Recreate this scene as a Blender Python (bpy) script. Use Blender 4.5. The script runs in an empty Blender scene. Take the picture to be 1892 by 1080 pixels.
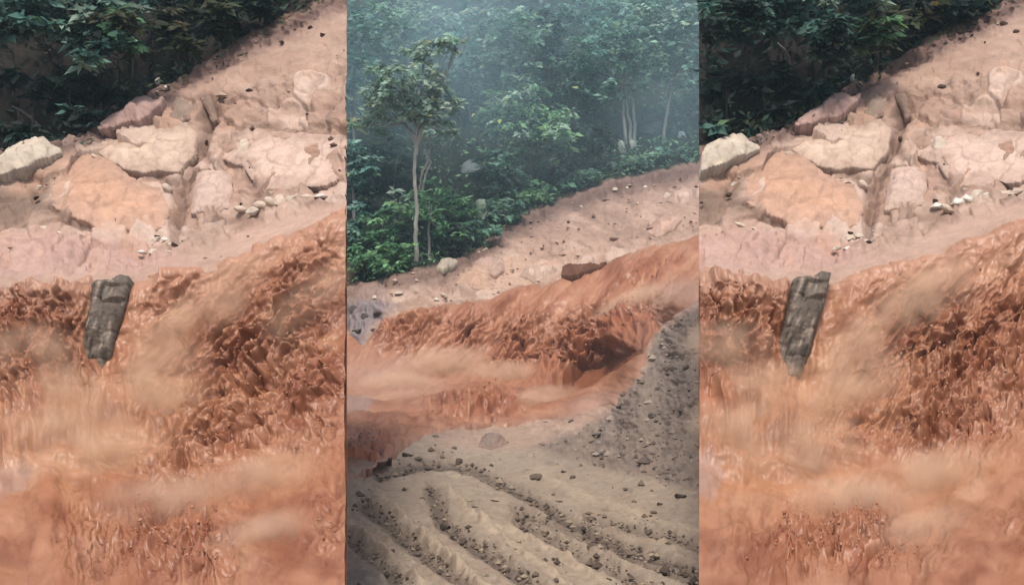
import bpy, math, random
import numpy as np

# ------------------------------------------------------------------ camera, light, exposure
SC = bpy.context.scene
COL = SC.collection
F = 2284.0            # focal length in photograph pixels (1892 wide)
CAMZ = 5.0
cam_d = bpy.data.cameras.new('camera')
cam = bpy.data.objects.new('camera', cam_d)
COL.objects.link(cam)
cam.location = (0, 0, CAMZ)
cam.rotation_euler = (math.radians(90), 0, 0)
cam_d.sensor_width = 36.0
cam_d.lens = 36.0 * F / 1892.0
cam_d.clip_start = 0.1
cam_d.clip_end = 2000
SC.camera = cam

SUN_EL, SUN_AZ = 62.0, 187.0      # azimuth measured from +Y, clockwise: behind the camera
w = bpy.data.worlds.new('World')
SC.world = w
w.use_nodes = True
nt = w.node_tree
nt.nodes.clear()
sky = nt.nodes.new('ShaderNodeTexSky')
sky.sky_type = 'NISHITA'
sky.sun_disc = False
sky.sun_elevation = math.radians(SUN_EL)
sky.sun_rotation = math.radians(SUN_AZ)
sky.air_density = 1.0
sky.dust_density = 4.0
sky.ozone_density = 1.0
bg = nt.nodes.new('ShaderNodeBackground')
bg.inputs['Strength'].default_value = 0.085
wo = nt.nodes.new('ShaderNodeOutputWorld')
nt.links.new(sky.outputs[0], bg.inputs[0])
nt.links.new(bg.outputs[0], wo.inputs[0])

sun_d = bpy.data.lights.new('sun', 'SUN')
sun_d.energy = 1.5
sun_d.angle = math.radians(10)
sun_d.color = (1.0, 0.93, 0.84)
sun = bpy.data.objects.new('sun', sun_d)
COL.objects.link(sun)
_el, _az = math.radians(SUN_EL), math.radians(SUN_AZ)
from mathutils import Vector
_dir = Vector((math.sin(_az) * math.cos(_el), math.cos(_az) * math.cos(_el), math.sin(_el)))
sun.rotation_euler = _dir.to_track_quat('Z', 'Y').to_euler()
sun.location = (0, 0, 60)

SC.view_settings.view_transform = 'Standard'
SC.view_settings.look = 'None'
SC.view_settings.gamma = 1.0
SC.view_settings.use_curve_mapping = False
SC.view_settings.exposure = 1.08
SC.cycles.use_denoising = True
SC.cycles.max_bounces = 6
SC.cycles.volume_bounces = 2
SC.cycles.use_adaptive_sampling = True
SC.render.film_transparent = False

# ------------------------------------------------------------------ numpy noise
rng = np.random.RandomState(7)
_perm = rng.permutation(256)
_perm = np.concatenate([_perm, _perm, _perm])
_grad = rng.normal(size=(256, 3))
_grad /= np.linalg.norm(_grad, axis=1)[:, None]


def perlin(x, y, z=0.0):
    x = np.asarray(x, float); y = np.asarray(y, float)
    z = np.zeros_like(x) + z
    xi = np.floor(x).astype(int); yi = np.floor(y).astype(int); zi = np.floor(z).astype(int)
    xf = x - xi; yf = y - yi; zf = z - zi
    u = xf**3 * (xf * (xf * 6 - 15) + 10); v = yf**3 * (yf * (yf * 6 - 15) + 10); q = zf**3 * (zf * (zf * 6 - 15) + 10)
    out = 0
    for dx in (0, 1):
        for dy in (0, 1):
            for dz in (0, 1):
                h = _perm[_perm[_perm[(xi + dx) & 255] + ((yi + dy) & 255)] + ((zi + dz) & 255)]
                g = _grad[h]
                d = g[..., 0] * (xf - dx) + g[..., 1] * (yf - dy) + g[..., 2] * (zf - dz)
                out = out + d * (u if dx else 1 - u) * (v if dy else 1 - v) * (q if dz else 1 - q)
    return out * 1.4


def fbm(x, y, z=0.0, o=4, lac=2.07, g=0.5):
    a, s, f, t = 1.0, 0, 1.0, 0
    for i in range(o):
        s = s + a * perlin(x * f + 17.3 * i, y * f - 9.1 * i, z * f if np.ndim(z) else z + 3.7 * i)
        t += a; a *= g; f *= lac
    return s / t


def ridged(x, y, z=0.0, o=3):
    a, s, f, t = 1.0, 0, 1.0, 0
    for i in range(o):
        s = s + a * (1 - np.abs(perlin(x * f + 31.7 * i, y * f + 5.3 * i, z + 2.1 * i)) * 1.8)
        t += a; a *= 0.5; f *= 2.1
    return np.clip(s / t, 0, 1)


def facets(u, v, scale, seed):
    """broken rock: every cell of a jittered lattice is a tilted plane. Returns height, crack closeness, cell value"""
    x = u / scale; y = v / scale
    xi = np.floor(x).astype(int); yi = np.floor(y).astype(int)
    f1 = np.full(x.shape, 9.0); f2 = np.full(x.shape, 9.0); h = np.zeros(x.shape); cv = np.zeros(x.shape)
    sd = int(seed * 7) & 255
    for dx in (-1, 0, 1):
        for dy in (-1, 0, 1):
            k = _perm[_perm[(xi + dx) & 255] + ((yi + dy + sd) & 255)]
            jx = _perm[k + 11] / 255.0; jy = _perm[k + 57] / 255.0
            ex = x - (xi + dx + 0.1 + 0.8 * jx); ey = y - (yi + dy + 0.1 + 0.8 * jy)
            d = np.hypot(ex, ey)
            tx = _perm[k + 91] / 127.5 - 1; ty = _perm[k + 133] / 127.5 - 1; tb = _perm[k + 171] / 127.5 - 1
            hh = ex * tx + ey * ty + 0.45 * tb
            near = d < f1
            f2 = np.where(near, f1, np.minimum(f2, d))
            h = np.where(near, hh, h); cv = np.where(near, _perm[k + 201] / 127.5 - 1, cv)
            f1 = np.where(near, d, f1)
    return h, np.exp(-((f2 - f1) / 0.07) ** 2), cv


def sstep(a, b, x):
    t = np.clip((x - a) / (b - a), 0, 1)
    return t * t * (3 - 2 * t)


def lin(c):
    c = np.array(c, float) / 255.0
    return np.where(c <= 0.04045, c / 12.92, ((c + 0.055) / 1.055) ** 2.4)


KA = 0.62


def A(r, g, b, k=KA):
    return lin((r, g, b)) * k


def mixc(c, d, m):
    return c * (1 - m[..., None]) + np.asarray(d) * m[..., None]


def seg_dist(u, v, poly):
    """distance to a polyline, and position along it 0..1"""
    best = np.full(np.shape(u), 1e9)
    for (x0, y0), (x1, y1) in zip(poly[:-1], poly[1:]):
        dx, dy = x1 - x0, y1 - y0
        t = np.clip(((u - x0) * dx + (v - y0) * dy) / (dx * dx + dy * dy + 1e-9), 0, 1)
        best = np.minimum(best, np.hypot(u - x0 - t * dx, v - y0 - t * dy))
    return best


def poly_sd(u, v, poly):
    """signed distance to a closed polygon, positive inside"""
    d = seg_dist(u, v, list(poly) + [poly[0]])
    ins = np.zeros(np.shape(u), bool)
    n = len(poly)
    for i in range(n):
        x0, y0 = poly[i]; x1, y1 = poly[(i + 1) % n]
        c = ((y0 > v) != (y1 > v))
        with np.errstate(divide='ignore', invalid='ignore'):
            xx = (x1 - x0) * (v - y0) / ((y1 - y0) if y1 != y0 else 1e-9) + x0
        ins ^= c & (u < xx)
    return np.where(ins, d, -d)


def ell(u, v, cx, cy, rx, ry, ang=0.0):
    a = math.radians(ang)
    x = (u - cx) * math.cos(a) + (v - cy) * math.sin(a)
    y = -(u - cx) * math.sin(a) + (v - cy) * math.cos(a)
    return np.exp(-((x / rx) ** 2 + (y / ry) ** 2))


def world(px, py, D):
    return np.stack([(px - 946.0) / F * D, D + 0 * px, CAMZ + (540.0 - py) / F * D], -1)


def spans(*pieces):
    """axis samples from (start, stop, step) pieces"""
    out = []
    for a, b, s in pieces:
        n = max(1, int(round((b - a) / s)))
        out.append(np.linspace(a, b, n, endpoint=False))
    out.append(np.array([pieces[-1][1]], float))
    return np.concatenate(out)


def grid_normals(P):
    du = np.gradient(P, axis=1); dv = np.gradient(P, axis=0)
    n = np.cross(dv, du)
    n /= np.linalg.norm(n, axis=-1)[..., None] + 1e-12
    flip = n[..., 1] > 0
    n[flip] *= -1
    return n


# ------------------------------------------------------------------ mesh helpers
def mesh_from(name, V, Fq, colors=None, smooth=True, extra=None):
    me = bpy.data.meshes.new(name)
    V = np.asarray(V, np.float32); Fq = np.asarray(Fq, np.int32)
    k = Fq.shape[1]
    me.vertices.add(len(V)); me.vertices.foreach_set('co', V.ravel())
    me.loops.add(Fq.size); me.loops.foreach_set('vertex_index', Fq.ravel())
    me.polygons.add(len(Fq))
    me.polygons.foreach_set('loop_start', np.arange(0, Fq.size, k, dtype=np.int32))
    me.polygons.foreach_set('use_smooth', np.full(len(Fq), smooth))
    if colors is not None:
        at = me.attributes.new('Col', 'FLOAT_COLOR', 'POINT')
        c4 = np.ones((len(V), 4), np.float32); c4[:, :3] = colors
        at.data.foreach_set('color', c4.ravel())
    if extra is not None:
        for nme, arr in extra.items():
            at = me.attributes.new(nme, 'FLOAT', 'POINT')
            at.data.foreach_set('value', np.asarray(arr, np.float32).ravel())
    me.update(calc_edges=True)
    me.validate()
    return me


def link(name, me, mat, parent=None, **props):
    o = bpy.data.objects.new(name, me)
    COL.objects.link(o)
    if mat is not None and me is not None and not me.materials:
        me.materials.append(mat)
    if parent is not None:
        o.parent = parent
    for k, v in props.items():
        if v is not None:
            o[k] = v
    return o


def empty(name, loc, label, cat, group=None):
    o = bpy.data.objects.new(name, None)
    COL.objects.link(o)
    o.location = loc
    o.empty_display_size = 0.2
    o['label'] = label; o['category'] = cat
    if group:
        o['group'] = group
    return o


def grid_faces(nr, nc, keep=None):
    i = np.arange(nr * nc).reshape(nr, nc)
    f = np.stack([i[:-1, :-1], i[1:, :-1], i[1:, 1:], i[:-1, 1:]], -1).reshape(-1, 4)
    if keep is not None:
        k = (keep[:-1, :-1] | keep[1:, :-1] | keep[1:, 1:] | keep[:-1, 1:]).ravel()
        f = f[k]
    return f


def compact(V, Fq, *arrs):
    used = np.unique(Fq)
    m = np.full(len(V), -1); m[used] = np.arange(len(used))
    return (V[used], m[Fq]) + tuple(a[used] for a in arrs)


def tube(pts, radii, sides=7):
    pts = np.asarray(pts, float); n = len(pts)
    tan = np.gradient(pts, axis=0); tan /= np.linalg.norm(tan, axis=1)[:, None] + 1e-9
    ref = np.array([0.0, 1.0, 0.15])
    a = np.cross(tan, ref); a /= np.linalg.norm(a, axis=1)[:, None] + 1e-9
    b = np.cross(tan, a)
    th = np.arange(sides) * 2 * math.pi / sides
    V = pts[:, None] + np.asarray(radii)[:, None, None] * (np.cos(th)[None, :, None] * a[:, None] + np.sin(th)[None, :, None] * b[:, None])
    Fq = []
    for i in range(n - 1):
        for j in range(sides):
            k = (j + 1) % sides
            Fq.append((i * sides + j, i * sides + k, (i + 1) * sides + k, (i + 1) * sides + j))
    return V.reshape(-1, 3), np.array(Fq)


# ------------------------------------------------------------------ materials
def attr_mat(name, rough=0.8, spec=0.25, fine=18.0, var=0.25, bump=0.4, bscale=9.0, bdist=0.05, stretch=None):
    m = bpy.data.materials.new(name)
    m.use_nodes = True
    n = m.node_tree.nodes; l = m.node_tree.links
    p = n['Principled BSDF']
    at = n.new('ShaderNodeAttribute'); at.attribute_name = 'Col'
    geo = n.new('ShaderNodeNewGeometry')
    vec = geo.outputs['Position']
    if stretch:
        mp = n.new('ShaderNodeMapping'); mp.inputs['Scale'].default_value = stretch
        l.new(vec, mp.inputs['Vector']); vec = mp.outputs['Vector']
    no = n.new('ShaderNodeTexNoise'); no.inputs['Scale'].default_value = fine
    no.inputs['Detail'].default_value = 5; no.inputs['Roughness'].default_value = 0.65
    l.new(vec, no.inputs['Vector'])
    mr = n.new('ShaderNodeMapRange')
    mr.inputs['From Min'].default_value = 0.3; mr.inputs['From Max'].default_value = 0.7
    mr.inputs['To Min'].default_value = 1 - var; mr.inputs['To Max'].default_value = 1 + var
    l.new(no.outputs['Fac'], mr.inputs['Value'])
    mx = n.new('ShaderNodeVectorMath'); mx.operation = 'SCALE'
    l.new(at.outputs['Color'], mx.inputs[0]); l.new(mr.outputs['Result'], mx.inputs['Scale'])
    l.new(mx.outputs['Vector'], p.inputs['Base Color'])
    p.inputs['Roughness'].default_value = rough
    p.inputs['Specular IOR Level'].default_value = spec
    if bump > 0:
        nb = n.new('ShaderNodeTexNoise'); nb.inputs['Scale'].default_value = bscale
        nb.inputs['Detail'].default_value = 6; nb.inputs['Roughness'].default_value = 0.6
        l.new(vec, nb.inputs['Vector'])
        b = n.new('ShaderNodeBump'); b.inputs['Strength'].default_value = bump; b.inputs['Distance'].default_value = bdist
        l.new(nb.outputs['Fac'], b.inputs['Height'])
        l.new(b.outputs['Normal'], p.inputs['Normal'])
    return m


M_HILL = attr_mat('mud_and_rock', 0.85, 0.2, 5.0, 0.13, 0.5, 6.0, 0.08)
M_GROUND = attr_mat('wet_mud', 0.8, 0.25, 3.5, 0.16, 0.6, 4.0, 0.12)
M_WATER = attr_mat('muddy_water', 0.42, 0.36, 3.0, 0.08, 0.15, 5.0, 0.05)
M_ROCK = attr_mat('stone', 0.85, 0.2, 7.0, 0.14, 0.5, 9.0, 0.05)
M_LEAF = attr_mat('leaves', 0.6, 0.25, 2.0, 0.15, 0.0)
_n = M_LEAF.node_tree.nodes; _l = M_LEAF.node_tree.links
_tr = _n.new('ShaderNodeBsdfTranslucent'); _mx = _n.new('ShaderNodeMixShader'); _mx.inputs[0].default_value = 0.4
_l.new(_n['Principled BSDF'].inputs['Base Color'].links[0].from_socket, _tr.inputs['Color'])
_l.new(_n['Principled BSDF'].outputs[0], _mx.inputs[1]); _l.new(_tr.outputs[0], _mx.inputs[2])
_l.new(_mx.outputs[0], [q for q in _n if q.type == 'OUTPUT_MATERIAL'][0].inputs['Surface'])
M_BARK = attr_mat('bark', 0.9, 0.15, 8.0, 0.3, 0.5, 12.0, 0.05, (1, 1, 0.25))

# ------------------------------------------------------------------ depth of the three slopes
# the near spurs (one on each side) and the valley between them
CREST = [(-600, 560), (0, 512), (90, 508), (170, 522), (260, 512), (330, 494), (400, 480), (470, 455), (540, 430), (600, 405), (641, 385), (1100, 330)]
_cu = np.array([c[0] for c in CREST], float); _cv = np.array([c[1] for c in CREST], float)
SPUR_T = np.array([-1100, -850, -600, -450, -300, -150, -60, -14, 0, 60, 200, 350, 420, 600, 800.])
SPUR_D = 0.8 * np.array([52, 43, 36, 31.5, 28.3, 25.9, 24.5, 23.0, 22.35, 22.15, 21.6, 20.3, 19.4, 16.6, 14.4])


def crest(u):
    return np.interp(u, _cu, _cv)


def spur_D(u, v):
    t = v - crest(u)
    return (np.interp(t - 18, SPUR_T, SPUR_D) + np.interp(t, SPUR_T, SPUR_D) * 2 + np.interp(t + 18, SPUR_T, SPUR_D)) / 4


MID = {
    560: [(-600, 120), (-300, 92), (-150, 79), (0, 70), (100, 64), (250, 57), (400, 50), (525, 45), (560, 43.5), (650, 41.5), (700, 40), (780, 36), (880, 26.9), (950, 22.3), (1080, 16.9), (1600, 8.62)],
    640: [(-600, 120), (-300, 92), (-150, 79), (0, 70), (100, 64), (250, 57), (400, 50), (525, 45), (560, 43.5), (650, 41.5), (700, 40), (780, 36), (880, 26.9), (950, 22.3), (1080, 16.9), (1600, 8.62)],
    800: [(-600, 120), (-300, 92), (-150, 79), (0, 70), (100, 64), (250, 57), (400, 50.5), (480, 47), (500, 45.5), (560, 42.7), (600, 41.9), (690, 40.6), (740, 37.4), (820, 32.6), (950, 22.3), (1080, 16.9), (1600, 8.62)],
    960: [(-600, 120), (-300, 92), (-150, 79), (0, 70), (100, 65), (250, 58), (380, 53), (400, 51), (480, 47), (530, 44), (590, 42.3), (680, 41), (720, 38.6), (800, 35.1), (950, 22.3), (1080, 16.9), (1600, 8.62)],
    1100: [(-600, 120), (-300, 92), (-150, 79), (0, 70), (100, 65), (250, 58.5), (345, 53.5), (430, 48), (500, 44), (560, 42), (600, 41.4), (690, 40), (720, 37.8), (760, 35.2), (800, 33), (900, 25.4), (950, 22.3), (1080, 16.9), (1600, 8.62)],
    1200: [(-600, 120), (-300, 92), (-150, 79), (0, 70), (100, 65.5), (250, 59), (325, 54), (400, 48.5), (500, 43.5), (560, 41), (600, 39.5), (640, 36.5), (700, 33.7), (800, 29), (900, 24.4), (960, 21.9), (1080, 16.9), (1600, 8.62)],
    1290: [(-600, 120), (-300, 92), (-150, 79), (0, 71), (100, 66.5), (200, 61), (310, 54.5), (400, 48), (480, 43.5), (535, 40.5), (560, 35.6), (600, 33.5), (700, 30), (850, 25.3), (930, 22.4), (1080, 16.9), (1600, 8.62)],
    1400: [(-600, 120), (-300, 92), (-150, 79), (0, 71), (100, 66.5), (200, 61), (310, 54.5), (400, 48), (450, 43.5), (500, 40), (530, 34.5), (600, 31.5), (700, 28), (850, 24.3), (930, 22), (1080, 16.9), (1600, 8.62)],
}
_mk = sorted(MID)


def mid_D(u, v):
    u = np.asarray(u, float); v = np.asarray(v, float)
    cols = []
    for k in _mk:
        xs = np.array([p[0] for p in MID[k]], float); ds = 1.25 * np.array([p[1] for p in MID[k]], float)
        cols.append((np.interp(v - 9, xs, ds) + 2 * np.interp(v, xs, ds) + np.interp(v + 9, xs, ds)) / 4)
    out = np.zeros_like(u + v)
    uc = np.clip(u, _mk[0], _mk[-1])
    for i in range(len(_mk) - 1):
        a, b = _mk[i], _mk[i + 1]
        m = (uc >= a) & (uc <= b)
        t = sstep(a, b, uc)
        out = np.where(m, cols[i] * (1 - t) + cols[i + 1] * t, out)
    return out


# ------------------------------------------------------------------ ground sheet far and near
V = np.array([(-190, -60, -0.35), (190, -60, -0.35), (190, 190, -0.35), (-190, 190, -0.35)], float)
link('ground', mesh_from('ground', V, np.array([[0, 1, 2, 3]]), np.tile(A(150, 132, 115), (4, 1))), M_GROUND, kind='structure')


# ------------------------------------------------------------------ near spurs
FOREST_EDGE = [(-600, 420), (0, 285), (60, 272), (130, 255), (200, 222), (300, 158), (380, 110), (430, 82), (500, 50), (560, 20), (640, -25), (1100, -300)]
_fu = np.array([c[0] for c in FOREST_EDGE], float); _fv = np.array([c[1] for c in FOREST_EDGE], float)


def spur_terrain(name, ox, oy, urange, wall_side, seed):
    u1 = spans(*urange)
    v1 = spans((-420, -60, 16), (-60, 520, 2.0), (520, 1090, 5.0), (1090, 1330, 12))
    U, Vv = np.meshgrid(u1, v1)
    D = spur_D(U, Vv)
    P = world(U + ox, Vv + oy, D)
    N = grid_normals(P)
    s = D / F                                     # metres per pixel
    wu = U + 9 * fbm(U / 40, Vv / 40, seed, 3); wv = Vv + 9 * fbm(U / 40, Vv / 40, seed + 5, 3)
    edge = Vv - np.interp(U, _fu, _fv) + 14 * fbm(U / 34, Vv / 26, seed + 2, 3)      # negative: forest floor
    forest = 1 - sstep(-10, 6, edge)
    strip = np.exp(-((edge - 18) / 22.0) ** 2)
    # relief
    lumps = fbm(U / 120, Vv / 80, seed, 3) * 16 + fbm(U / 34, Vv / 22, seed + 1, 4) * 6
    crag = (ridged(wu / 70 + wv / 110, wv / 42 - wu / 140, seed + 3, 3) - 0.6) * 20
    fh1, fc1, fv1 = facets(wu + 0.35 * wv, wv * 1.35, 62, seed + 2)
    fh2, fc2, fv2 = facets(wu + 0.3 * wv, wv * 1.5, 24, seed + 5)
    rockzone = sstep(160, 215, Vv + 0.25 * (U - 300)) * (1 - sstep(-30, 0, Vv - crest(U))) * (1 - forest)
    upper = (1 - rockzone) * (1 - forest)
    h = lumps * (0.35 + 0.45 * rockzone) + (crag * 0.35 + fh1 * 15 + fh2 * 5 - fc1 * 3 - fc2 * 0.5) * rockzone + fh2 * 1.5 * upper + forest * fbm(U / 26, Vv / 26, seed + 4, 3) * 14
    h += strip * (ridged(U / 22, Vv / 14, seed + 6, 2) - 0.5) * 12
    h -= 330 * np.clip(ell(U, Vv, 60, 175, 130, 50, -18) + 0.5 * ell(U, Vv, 260, 110, 90, 30, -18), 0, 1) * forest * (sstep(25, 120, U) if wall_side < 0 else 1.0)
    col = np.zeros(U.shape + (3,)) + A(205, 172, 152)
    n1 = fbm(U / 90, Vv / 45, seed + 8, 5); n2 = fbm(U / 25 + Vv / 60, Vv / 14, seed + 9, 5)
    col = mixc(col, A(182, 146, 128), sstep(-0.1, 0.4, n1) * 0.8)
    col = mixc(col, A(224, 194, 176), sstep(0.05, 0.4, -n1) * rockzone * 0.9)
    col = mixc(col, A(150, 122, 108), sstep(0.1, 0.45, n2) * (0.35 + 0.4 * rockzone))
    col = mixc(col, A(134, 110, 96), sstep(0.16, 0.4, fbm(wu / 40 + wv / 70, wv / 60 - wu / 120, seed + 16, 4)) * rockzone * 0.7)
    col = col * (1 + (0.09 * fv1 + 0.06 * fv2) * rockzone)[..., None]
    col = mixc(col, A(136, 110, 96), np.clip(fc1 * 0.3 + fc2 * 0.08, 0, 0.8) * rockzone * sstep(-0.2, 0.2, n1))
    col = mixc(col, A(236, 208, 190), sstep(0.35, 0.8, fv1 + 0.4 * n2) * rockzone * 0.7)
    # grey brown ground below the boulder on the left
    g = sstep(0, 40, poly_sd(U, Vv, [(-600, 330), (10, 335), (110, 315), (95, 370), (140, 410), (60, 412), (-600, 430)]) + 12 + 10 * n2)
    col = mixc(col, A(150, 126, 110), g)
    # pinkish mud shelf above the falls
    sh = sstep(-12, 25, poly_sd(U, Vv, [(-600, 440), (0, 430), (100, 420), (180, 432), (260, 440), (330, 470), (400, 480), (260, 512), (0, 520), (-600, 560)]) + 10 * n2)
    col = mixc(col, A(212, 174, 160), sh * 0.85)
    h += sh * (ridged(U / 60, Vv / 16, seed + 12, 3) - 0.5) * 12
    # smooth ramp at the right
    rp = sstep(-6, 14, poly_sd(U, Vv, [(375, 480), (430, 425), (520, 402), (600, 378), (700, 355), (700, 380), (600, 410), (540, 435), (470, 460)]))
    col = mixc(col, A(216, 180, 160), rp)
    h = h * (1 - 0.85 * rp)
    # orange tint low in the rock band
    col = mixc(col, A(214, 168, 140), sstep(0.0, 0.5, fbm(U / 70, Vv / 50, seed + 14, 2)) * rockzone * 0.5)
    # runnels and joints
    for pl, wd, dp, dark in (
        ([(384, 178), (392, 215), (372, 262), (345, 322), (330, 360), (322, 440)], 11, 17, 0.75),
        ([(372, 262), (395, 330), (392, 395)], 7, 8, 0.4),
        ([(455, 300), (465, 340), (480, 362)], 7, 10, 0.5),
        ([(205, 300), (240, 322), (290, 320), (318, 335)], 7, 12, 0.6),
        ([(95, 386), (130, 408), (170, 418)], 6, 14, 0.6),
        ([(470, 228), (540, 238), (640, 240)], 9, 9, 0.45),
        ([(500, 160), (510, 198), (575, 205)], 8, 7, 0.35),
        ([(592, 150), (570, 195)], 6, 6, 0.35),
        ([(530, 268), (575, 258)], 5, 7, 0.4),
        ([(330, 455), (352, 425), (400, 405), (470, 400)], 7, 9, 0.4),
        ([(430, 110), (380, 130), (330, 150), (300, 172)], 10, 12, 0.6),
    ):
        d = seg_dist(wu, wv, pl)
        m = np.exp(-(d / wd) ** 2)
        h -= dp * m
        col = mixc(col, A(146, 120, 106), m * dark)
    col = mixc(col, A(120, 96, 90), np.clip(strip * 0.9 + 0.25 * strip * n2, 0, 1) * (1 - forest))
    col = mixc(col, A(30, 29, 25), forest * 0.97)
    below = sstep(10, 60, Vv - crest(U))
    col = mixc(col, A(150, 92, 62), below)
    h = h * (1 - 0.6 * below) - 20 * below
    P = P + N * (h * s)[..., None]
    P = cut_flank(P, wall_side)
    nr, nc = U.shape
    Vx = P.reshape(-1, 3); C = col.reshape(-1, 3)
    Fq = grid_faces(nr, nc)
    # the flank of the spur, turned away behind the edge and down to the ground
    idx = np.arange(nr * nc).reshape(nr, nc)
    sides = [(-1, 1.0)] if wall_side > 0 else [(0, -1.0)]
    for ci, sg in sides:
        prev = idx[:, ci]
        e = P[:, ci]
        for k in range(1, 19):
            q_ = k / 18.0
            back = 1.0 + 0.22 * q_; zf = 1.0 - q_ ** 1.6
            q = e.copy()
            q[:, 1] = e[:, 1] * back
            q[:, 2] = -0.6 + (e[:, 2] + 0.6) * zf
            bump = (np.abs(fbm(q[:, 1] * 0.9, q[:, 2] * 0.8, seed + 3, 4)) * 1.1 + ridged(q[:, 1] * 0.35, q[:, 2] * 1.1, seed, 3) * 0.35) * min(1.0, q_ * 4)
            q[:, 0] = e[:, 0] * back - sg * (0.03 * k + bump)
            nz = fbm(q[:, 1] * 0.7, q[:, 2] * 1.6, seed + 6, 4)
            fcol = mixc(np.zeros((nr, 3)) + A(196, 152, 128), A(140, 100, 80), sstep(-0.1, 0.4, nz))
            fcol = mixc(fcol, A(222, 186, 162), sstep(0.1, 0.45, -nz) * 0.6)
            new = np.arange(len(Vx), len(Vx) + nr)
            Vx = np.concatenate([Vx, q])
            C = np.concatenate([C, fcol])
            Fq = np.concatenate([Fq, np.stack([prev[:-1], prev[1:], new[1:], new[:-1]], -1)])
            prev = new
    # drop the near edge down to the ground
    q = P[-1].copy(); q[:, 2] = -0.6; q[:, 1] -= 0.4
    new = np.arange(len(Vx), len(Vx) + nc)
    Vx = np.concatenate([Vx, q]); C = np.concatenate([C, np.tile(A(150, 92, 62), (nc, 1))])
    Fq = np.concatenate([Fq, np.stack([idx[-1, :-1], new[:-1], new[1:], idx[-1, 1:]], -1)])
    return link(name, mesh_from(name, Vx, Fq, C), M_HILL, kind='structure')


def tear(P, U, Vv, amp, s, px, seed):
    """ragged sideways displacement of the churn, so lips hang over hollows"""
    k = amp * px * s
    for sc, g in ((30.0, 1.0), (14.0, 0.5)):
        P[..., 0] += k * g * perlin(U / sc, Vv / sc, seed)
        P[..., 2] += k * g * perlin(U / sc, Vv / sc, seed + 13.5)
        P[..., 1] += k * g * perlin(U / sc, Vv / sc, seed + 27.5) * 0.7
    return P


def cut_flank(P, side):
    """the spur ends in a straight scoured flank"""
    if side > 0:
        P[..., 0] = np.minimum(P[..., 0], (641.0 - 946.0) / F * P[..., 1])
    else:
        P[..., 0] = np.maximum(P[..., 0], (1291.0 - 946.0) / F * P[..., 1])
    return P


def churn(U, Vv, ang, ls, lt, seed):
    """turbulent relief (0..1 parts) stretched along a flow direction"""
    a = math.radians(ang)
    dx, dy = math.cos(a), math.sin(a)
    wx = U + 16 * fbm(U / 50, Vv / 50, seed, 3); wy = Vv + 16 * fbm(U / 50, Vv / 50, seed + 7, 3)
    s = wx * dx + wy * dy; t = -wx * dy + wy * dx
    big = 0.55 * np.abs(perlin(s / ls, t / lt, seed + 1)) * 2.0 + 0.45 * ridged(s / ls * 1.3, t / lt * 1.3, seed + 9, 2)
    med = 0.6 * np.abs(perlin(s / (ls * 0.4) + fbm(U / 30, Vv / 30, seed + 11, 2), t / (lt * 0.42), seed + 2)) * 2.0 + 0.4 * ridged(s / (ls * 0.36), t / (lt * 0.3), seed + 12, 2)
    fine = np.abs(fbm(s / (ls * 0.17), t / (lt * 0.2), seed + 3, 3)) * 2.4 - 0.45
    low = fbm(s / (ls * 2.4), t / (lt * 2.4), seed + 4, 2)
    return big, med, fine, low


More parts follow.
